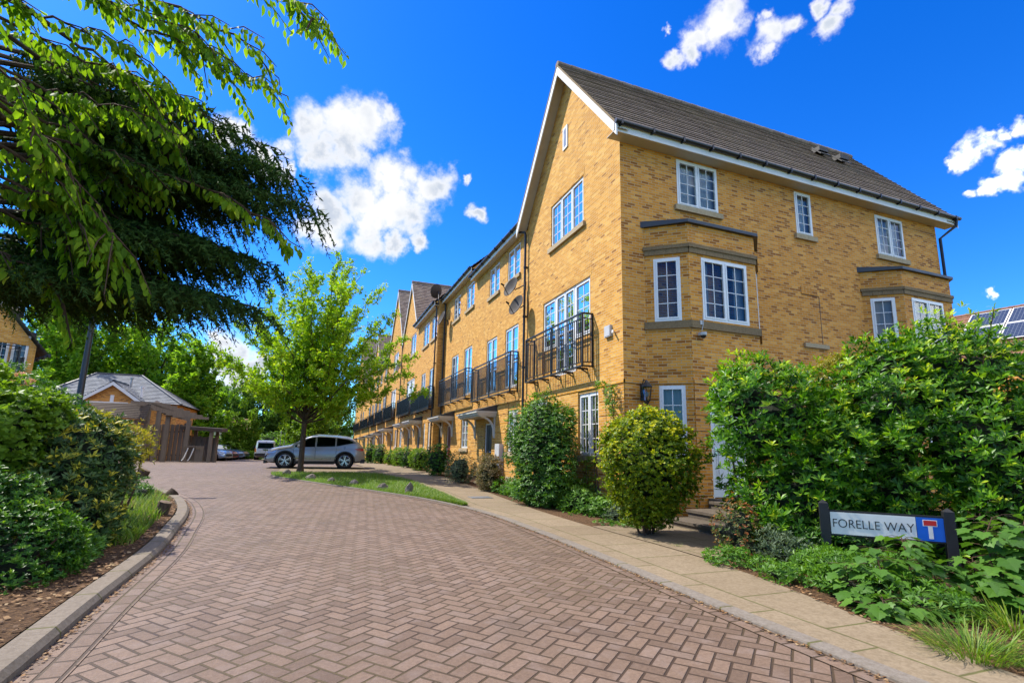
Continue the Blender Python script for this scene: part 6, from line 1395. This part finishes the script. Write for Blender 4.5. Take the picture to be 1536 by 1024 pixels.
# ------------------------------------------------------------------ trees
def vase(name, label, base, trunk, Ht, W_, nl, seed, tuft_n, lsize, tpl, mat, shoot=(.35, 1.0), nshoot=20, nsub=3, r0=.14, thmax=68, bare=.22, step=.10, cat='tree', group=None, sp=.05, low=.45, tint=(0., .6), dm=1., lean=(0, 0)):
    """a tree of long ascending limbs set with side shoots; leaves sit in tufts along the shoots"""
    r = np.random.default_rng(seed); T = thing(name, label, cat, base, group); base = np.array(base, float); m = MB(); A, D = [], []
    top = base+np.array([lean[0], lean[1], Ht*.72]); m.tube([base-(0, 0, .1), base+(0, 0, trunk*.12), base+(0, 0, trunk*.6), base+(0, 0, trunk), base+(0, 0, trunk*1.25)], [r0*1.7, r0*1.12, r0, r0*.92, r0*.62], 12)
    for i in range(nl):
        f = ((i+.5)/nl)**.75; th = f*thmax; az = i*2.39996+r.normal()*.25; k_ = th/thmax; rt = W_/2*(.10+.90*k_**.85)*r.uniform(.82, 1.06); zt = Ht*(1-(1-low)*k_**1.7)*r.uniform(.90, 1.02)
        s0 = base+np.array([0, 0, trunk*(1.22-.32*k_)]); tip = base+np.array([rt*math.cos(az)+lean[0], rt*math.sin(az)*dm+lean[1], zt]); c = s0+np.array([(tip-s0)[0]*.42, (tip-s0)[1]*.42, (tip-s0)[2]*(.62-.22*k_)])
        bz = lambda t: (1-t)**2*s0+2*t*(1-t)*c+t*t*tip; ts = np.linspace(0, 1, 9); wob = r.normal(size=(9, 3))*.012*Ht; wob[0] = 0; pts = [bz(t)+w for t, w in zip(ts, wob)]; m.tube(pts, list(np.linspace(r0*.42, r0*.07, 9)), 6, False)
        at_ = lambda t: np.array([np.interp(t, ts, [p[q] for p in pts]) for q in range(3)])
        for k in range(nshoot):
            t = bare+(1-bare)*(k+r.random())/nshoot; q = at_(t); d = nrm(2*(1-t)*(c-s0)+2*t*(tip-c)); v = nrm(d*.75+r.normal(size=3)*.62+np.array([0, 0, .22])); L = r.uniform(*shoot)*(1-.45*t)*(1.25 if t < .5 else 1)
            for sb in range(nsub):
                if sb: o = q+v*L*r.uniform(.2, .7); vv = nrm(v+r.normal(size=3)*.7); LL = L*.6
                else: o, vv, LL = q, v, L
                e = o+vv*LL; 
                if L > .5*shoot[1] and sb == 0: m.tube([o, o+vv*LL*.55], [r0*.055, r0*.02], 4, False)
                n = max(2, int(LL/step)); tt = (np.arange(n)+r.random(n))/n*.92+.08
                for x in tt: A.append(o+vv*LL*x+np.array([0, 0, .04*LL*x*x])); D.append(vv)
        for x in np.linspace(.55, 1, 4): A.append(at_(x)); D.append(nrm(tip-c))
    m.build('trunk', MAT['bark'], T, smooth=1.)
    A = np.array(A); D = np.array(D); n = len(A); P, dd, nn, ss, ti = [], [], [], [], []; cl = r.random(n)
    for j in range(tuft_n):
        v = nrm(r.normal(size=(n, 3))*.8+D*.45+np.array([0, 0, -.05])); P.append(A+r.normal(size=(n, 3))*sp); dd.append(v); nn.append(nrm(r.normal(size=(n, 3))*.6+np.array([0, 0, 1.]))); ss.append(lsize*(.55+.75*r.random(n))); ti.append(np.clip(tint[0]+tint[1]*cl+.4*r.random(n), 0, 1))
    leaf_mesh('crown', np.concatenate(P), np.concatenate(dd), np.concatenate(nn), np.concatenate(ss), tpl, MAT[mat], np.concatenate(ti), T); return T
b = gpt(450, 708); b[2] = gh(b[1])
vase('young_tree', 'young bright green street tree with spreading upright branches on the lawn island', b, 2.2, 9.2, 9.2, 36, 21, 6, .125, 'diamond', 'lf_maple', (.40, 1.15), 25, 3, .105, 70, .20, .10, sp=.055, low=.42, lean=(.55, 0))
def ftree(label, px, D, top, wide, seed, mat='lf_tree', trunk=2.5, base_px=690, nl=24, ls=.36, thmax=84, low=.32, kind='broadleaf_tree', grp='background trees', tn=6, shoot=(1.0, 2.6), step=.34, r0=.32, nshoot=20, bare=.30):
    c = at(px, base_px, D); z0 = gh(c[1])-.1; t = at(px, top, D)[2]; k = wide/15.
    return vase(kind, label, np.array([c[0], c[1], z0]), trunk, t-z0, wide, nl, seed, tn, ls, 'diamond', mat, (shoot[0]*k, shoot[1]*k), nshoot, 3, r0*max(.4, k), thmax, bare, step*max(.45, k), 'tree', grp, .14*max(.5, k), low)
ftree('spreading green tree with dark forked limbs right behind the low brick building', 195, 50, 455, 17., 3, 'lf_tree', 3.4, nl=30)
ftree('tree with thick dark trunk between the left house and the lamp post', 66, 44, 400, 14.5, 8, 'lf_tree', 5.0, nl=26)
ftree('rounded dense tree overhanging the timber fence at right of the low building', 272, 46, 500, 7.6, 12, 'lf_tree', 1.3, nl=26, low=.2, thmax=95, bare=.15)
ftree('tall broad tree at the very left edge behind the houses', -90, 58, 400, 16, 14, 'lf_far', 4., ls=.4)
ftree('dark distant tree above the white gabled house', 352, 84, 568, 15, 17, 'lf_far', 2., ls=.42, low=.15)
ftree('dark distant tree behind the young street tree', 415, 86, 572, 15, 19, 'lf_far', 2., ls=.42, low=.15)
ftree('distant dark tree at the end of the brick terrace', 485, 92, 592, 15, 23, 'lf_far', 2., ls=.45, low=.15)
ftree('hazy green tree far beyond the pergola roof', 300, 90, 566, 17, 27, 'lf_far', 2., ls=.45, low=.15)
ftree('pale green tree directly behind the silver car', 462, 52, 606, 7.0, 31, 'lf_lime', 1., ls=.22, low=.15, thmax=95, bare=.1)
ftree('pale green small tree between the van and the far houses', 370, 57, 612, 3.6, 33, 'lf_lime', .8, ls=.22, low=.15, thmax=95, bare=.1, nl=16)
ftree('yellowish young tree behind the parked cars', 342, 56, 612, 3.8, 37, 'lf_lime', .8, ls=.22, low=.15, thmax=95, bare=.1, nl=16)
for px, D, w, h, lab, mt in ((330, 55, 2.4, 1.9, 'lime green hedge behind the dark end car', 'lf_lime'), (352, 57, 2.6, 2.1, 'lime green hedge behind the blue car', 'lf_lime'), (376, 56, .8, .9, 'small round ball shaped shrub beside the van', 'lf_lime'), (438, 60, 3.4, 2.4, 'green hedge at the road end behind the tree trunk', 'lf_tree'), (480, 62, 3.5, 2.6, 'green hedge at the road end behind the silver car roof', 'lf_tree'), (405, 66, 3.6, 3.2, 'dark hedge behind the van', 'lf_far'), (300, 58, 3.4, 2.6, 'green hedge behind the lower fence', 'lf_tree')):
    c = at(px, 690, D); z = gh(c[1])-.1; shrub('hedge', lab, [((c[0], c[1], z+h*.5), (w, 1.2, h*.55)), ((c[0]+w*.4, c[1]+.3, z+h*.35), (w*.7, 1.1, h*.45))], 900, .26, 'diamond', mt, 4, 1.1, cat='hedge', group='hedges at the road end', lump=.18, stems=0)
# ------------------------------------------------------------------ dark conifer with drooping sprays, over the left bed
def cedar():
    base = np.array([-2.95, 3.75, .05]); T = thing('cedar', 'dark conifer with drooping needle sprays over the left bed', 'conifer', base); tr = MB(); tr.tube([base, base+(0.05, .05, 3), base+(.1, .0, 6.2)], [.2, .15, .04], 10); tr.build('trunk', MAT['bark'], T, smooth=1.)
    limbs = []; r = np.random.default_rng(4)
    # limb tips given where they are seen (pixel and distance)
    tips = [(q, w, d_) for q, w, d_ in ((470, 318, 4.9), (440, 268, 5.), (402, 226, 5.1), (345, 190, 5.2), (262, 172, 5.4), (430, 300, 4.95), (400, 318, 5.1), (300, 215, 5.3), (345, 255, 5.2), (270, 250, 5.), (300, 300, 5.2), (360, 285, 5.), (390, 265, 5.2), (215, 180, 5.6), (240, 230, 5.5), (345, 318, 5.3), (230, 300, 5.5), (415, 255, 4.9), (320, 235, 5.5), (280, 200, 5.1), (250, 285, 5.2),
            (402, 398, 4.9), (368, 384, 4.8), (330, 370, 5.1), (300, 358, 5.3), (262, 350, 5.), (232, 385, 5.2), (300, 392, 5.), (340, 396, 5.2), (275, 372, 5.4),
            (386, 462, 4.7), (352, 450, 4.9), (312, 452, 4.6), (258, 440, 4.9), (205, 450, 5.), (152, 456, 5.1), (95, 440, 5.2), (40, 420, 5.2), (-40, 405, 5.), (130, 415, 5.), (190, 410, 5.4), (220, 425, 5.3), (280, 432, 5.2), (100, 425, 5.2))]
    lm = MB(); P, dd, nn, ss = [], [], [], []
    for px, py, D in tips:
        D *= .71; tip = at(px, py, D); z0 = min(4.9, tip[2]+.05+.1*r.random()); p0 = base+np.array([.05, .03, z0-.3]); sp = np.linalg.norm((tip-p0)[:2]); mid = p0*.45+tip*.55+np.array([0, 0, .22+.05*sp])
        pts = [p0+(mid-p0)*t*(2-t)*.0+(1-t)**2*0 for t in (0,)]; pts = [(1-t)**2*p0+2*t*(1-t)*mid+t*t*tip for t in np.linspace(0, 1, 9)]; lm.tube(pts, list(np.linspace(.024, .006, 9)), 6, False)
        # flat plates of side twigs, each hung with short drooping sprays
        for t in np.linspace(.46, 1., 24):
            q = (1-t)**2*p0+2*t*(1-t)*mid+t*t*tip; d = nrm(2*(1-t)*(mid-p0)+2*t*(tip-mid)); sd = nrm(np.cross(d, (0, 0, 1.)))
            for s in (-1, 1):
                Lb = (.44*(1-.7*abs(t-.5)/.5)+.10)*(.5+.7*r.random()); e = q+sd*s*Lb*.75+d*Lb*.55; k = max(2, int(Lb/.085))
                for i in range(k):
                    f = (i+r.random())/k; a = q+(e-q)*f+np.array([0, 0, .04*f-.20*f*f*Lb*2]); ln = .11+.17*r.random()*(.6+.6*f); ad = nrm((e-q)*.7/Lb+d*.35+np.array([0, 0, -.45-.6*r.random()-.5*t])+r.normal(size=3)*.2)
                    K = 22; tt_ = (np.arange(K)+.5)/K
                    for w in tt_:
                        c = a+ad*ln*w; v = nrm(r.normal(size=3)*.8+ad*.75); P.append(c); dd.append(v); nn.append(r.normal(size=3)); ss.append((.030+.012*r.random())*(1.25-.7*w))
    lm.build('limb', MAT['bark'], T); P = np.array(P); N = len(P)
    V = leaf_mesh('crown', P, np.array(dd), np.array(nn), np.array(ss)*1.2, 'cedarleaf', MAT['lf_cedar'], None, T, smooth=False)
_old = _tpl
def _tpl(kind):
    if kind == 'cedarleaf': return np.array([(-.16, 0, 0), (.16, 0, 0), (0, 1, 0)], float), [(0, 1, 2)]
    return _old(kind)
cedar()
# ------------------------------------------------------------------ cherry tree whose branches hang in from the upper left
def cherry():
    base = np.array([-2.7, 1.0, .05]); T = thing('cherry_tree', 'cherry tree whose drooping leafy branches hang in from the upper left', 'tree', base); r = np.random.default_rng(8); fork = base+np.array([.1, .1, 3.0])
    tr = MB(); tr.tube([base, base+(0, .05, 1.5), fork, fork+(.1, .1, 1.8)], [.17, .14, .12, .05], 10)
    br = [[(-40, 85, 2.9), (50, 125, 3.0), (110, 150, 3.1), (190, 168, 3.2), (275, 200, 3.3)],
          [(110, -30, 3.2), (180, 25, 3.3), (260, 66, 3.4), (320, 93, 3.5), (380, 122, 3.6), (430, 148, 3.6)],
          [(190, -30, 3.3), (270, 15, 3.4), (345, 45, 3.5), (390, 85, 3.6), (422, 128, 3.6)],
          [(-20, 20, 3.0), (60, 55, 3.1), (130, 92, 3.2), (205, 112, 3.3), (262, 138, 3.3), (302, 152, 3.4)],
          [(330, -40, 3.4), (400, -12, 3.5), (445, 6, 3.5), (475, 24, 3.6), (494, 46, 3.6)],
          [(40, 200, 3.0), (150, 225, 3.2), (205, 245, 3.3), (265, 264, 3.4), (330, 287, 3.4), (385, 320, 3.5), (425, 350, 3.5), (453, 372, 3.5)],
          [(-60, 190, 2.8), (30, 235, 2.9), (95, 280, 3.0), (150, 320, 3.1), (175, 365, 3.1), (170, 400, 3.1)],
          [(-60, 260, 2.9), (20, 285, 3.0), (80, 300, 3.1), (130, 335, 3.1), (160, 370, 3.2)],
          [(-60, 60, 2.7), (0, 100, 2.75), (40, 150, 2.8), (60, 200, 2.8), (70, 250, 2.85)],
          [(0, 150, 3.1), (80, 190, 3.2), (150, 215, 3.2), (210, 250, 3.3), (240, 290, 3.3)],
          [(-60, -20, 2.8), (20, 5, 2.9), (90, 35, 3.0), (150, 50, 3.1), (215, 85, 3.2)],
          [(60, -40, 3.1), (140, 0, 3.2), (220, 20, 3.3), (290, 55, 3.4), (330, 75, 3.4)],
          [(-40, 130, 3.2), (60, 170, 3.3), (130, 240, 3.3), (190, 280, 3.4), (235, 315, 3.4)],
          [(-50, 215, 3.3), (40, 255, 3.4), (110, 300, 3.5), (190, 335, 3.5), (235, 370, 3.5)],
          [(-60, 20, 3.4), (40, 60, 3.5), (100, 100, 3.5), (170, 140, 3.6), (230, 175, 3.6)],
          [(-60, 120, 3.5), (30, 140, 3.6), (90, 185, 3.6), (120, 240, 3.6), (130, 290, 3.6)],
          [(-40, 250, 3.1), (40, 285, 3.2), (100, 320, 3.2), (150, 355, 3.2), (190, 372, 3.3)],
          [(20, 170, 2.9), (70, 215, 3.), (110, 270, 3.), (135, 325, 3.1), (150, 370, 3.1)],
          [(100, 60, 3.2), (170, 95, 3.3), (220, 140, 3.3), (250, 190, 3.4), (262, 230, 3.4)],
          [(-60, 300, 3.2), (10, 325, 3.3), (70, 345, 3.3), (115, 372, 3.3), (150, 392, 3.3)],
          [(60, 90, 3.4), (120, 130, 3.5), (170, 185, 3.5), (205, 230, 3.5), (225, 275, 3.5)],
          [(-70, 350, 3.2), (-10, 375, 3.2), (40, 395, 3.2), (75, 430, 3.2)]]
    P, dd, nn, ss, tt = [], [], [], [], []; tw = MB()
    def leafline(pts, dens, tipf):
        seg = np.array([np.linalg.norm(b-a) for a, b in zip(pts, pts[1:])]); cs = np.concatenate([[0], np.cumsum(seg)]); k = int(cs[-1]*dens)
        for i in range(k):
            t = cs[-1]*(i+.6*r.random())/k; j = min(len(seg)-1, int(np.searchsorted(cs, t, 'right')-1)); p = pts[j]+(pts[j+1]-pts[j])*(t-cs[j])/seg[j]; d = nrm(pts[j+1]-pts[j]); sd = nrm(np.cross(d, (0, 0, 1.)))*(1 if i % 2 else -1)
            pet = sd*.018+np.array([0, 0, -.012]); v = nrm(sd*(.35+.3*r.random())+d*.35+np.array([0, 0, -.85-.5*r.random()])+r.normal(size=3)*.22); P.append(p+pet); dd.append(v); nn.append(nrm(np.cross(v, d)*(1 if r.random() < .5 else -1)+sd*.5+r.normal(size=3)*.35)); ss.append((.046+.044*r.random())*(1-.25*tipf*t/cs[-1])); tt.append(min(1, max(0, .1+.5*r.random()+.35*(t/cs[-1])**3+(.4 if r.random() < .06 else 0))))
    def bez(P0, n):
        P0 = np.array(P0); t = np.linspace(0, len(P0)-1, n); return [np.array([np.interp(q, range(len(P0)), P0[:, a]) for a in range(3)]) for q in t]
    for b in br:
        pts = [at(q_[0], q_[1], q_[2]*.9) for q_ in b]; q = bez(pts, 14); q = [a+r.normal(size=3)*.012 for a in q]; tr.tube([fork+(q[0]-fork)*.02, (fork+q[0])/2+(0, 0, .15), q[0]], [.04, .025, .012], 6, False); tw.tube(q, list(np.linspace(.010, .0028, 14)), 6, False); leafline(q, 54, 1)
        for k in range(13):
            j = r.integers(1, 12); s0 = q[j]; d = nrm(q[j+1]-q[j]); sd = nrm(np.cross(d, (0, 0, 1.)))*(1 if k % 2 else -1); L = .14+.24*r.random(); e = [s0, s0+d*L*.4+sd*L*.3+(0, 0, -.02), s0+d*L*.75+sd*L*.5+(0, 0, -.10*L/.3)]; tw.tube(e, [.005, .004, .002], 4, False); leafline(bez(e, 6), 48, .6)
    tr.build('trunk', MAT['bark'], T, smooth=1.); tw.build('twig', MAT['twig'], T); leaf_mesh('crown', np.array(P), np.array(dd), np.array(nn), np.array(ss), 'oval', MAT['lf_cherry'], np.array(tt), T)
cherry()
# ------------------------------------------------------------------ names for the loose ground cover
for o in SC.objects:
    if o.parent is None and o.get('kind') == 'stuff' and not o.get('label'):
        n_ = o.name.split('.')[0]; o['label'] = {'lawn_grass': 'short mown grass of the lawn island', 'verge_grass': 'longer grass on the left verge behind the kerb', 'leaf_litter': 'brown fallen leaves and bark chips on the bare soil'}.get(n_, 'loose ground cover'); o['category'] = {'leaf_litter': 'leaves'}.get(n_, 'grass')
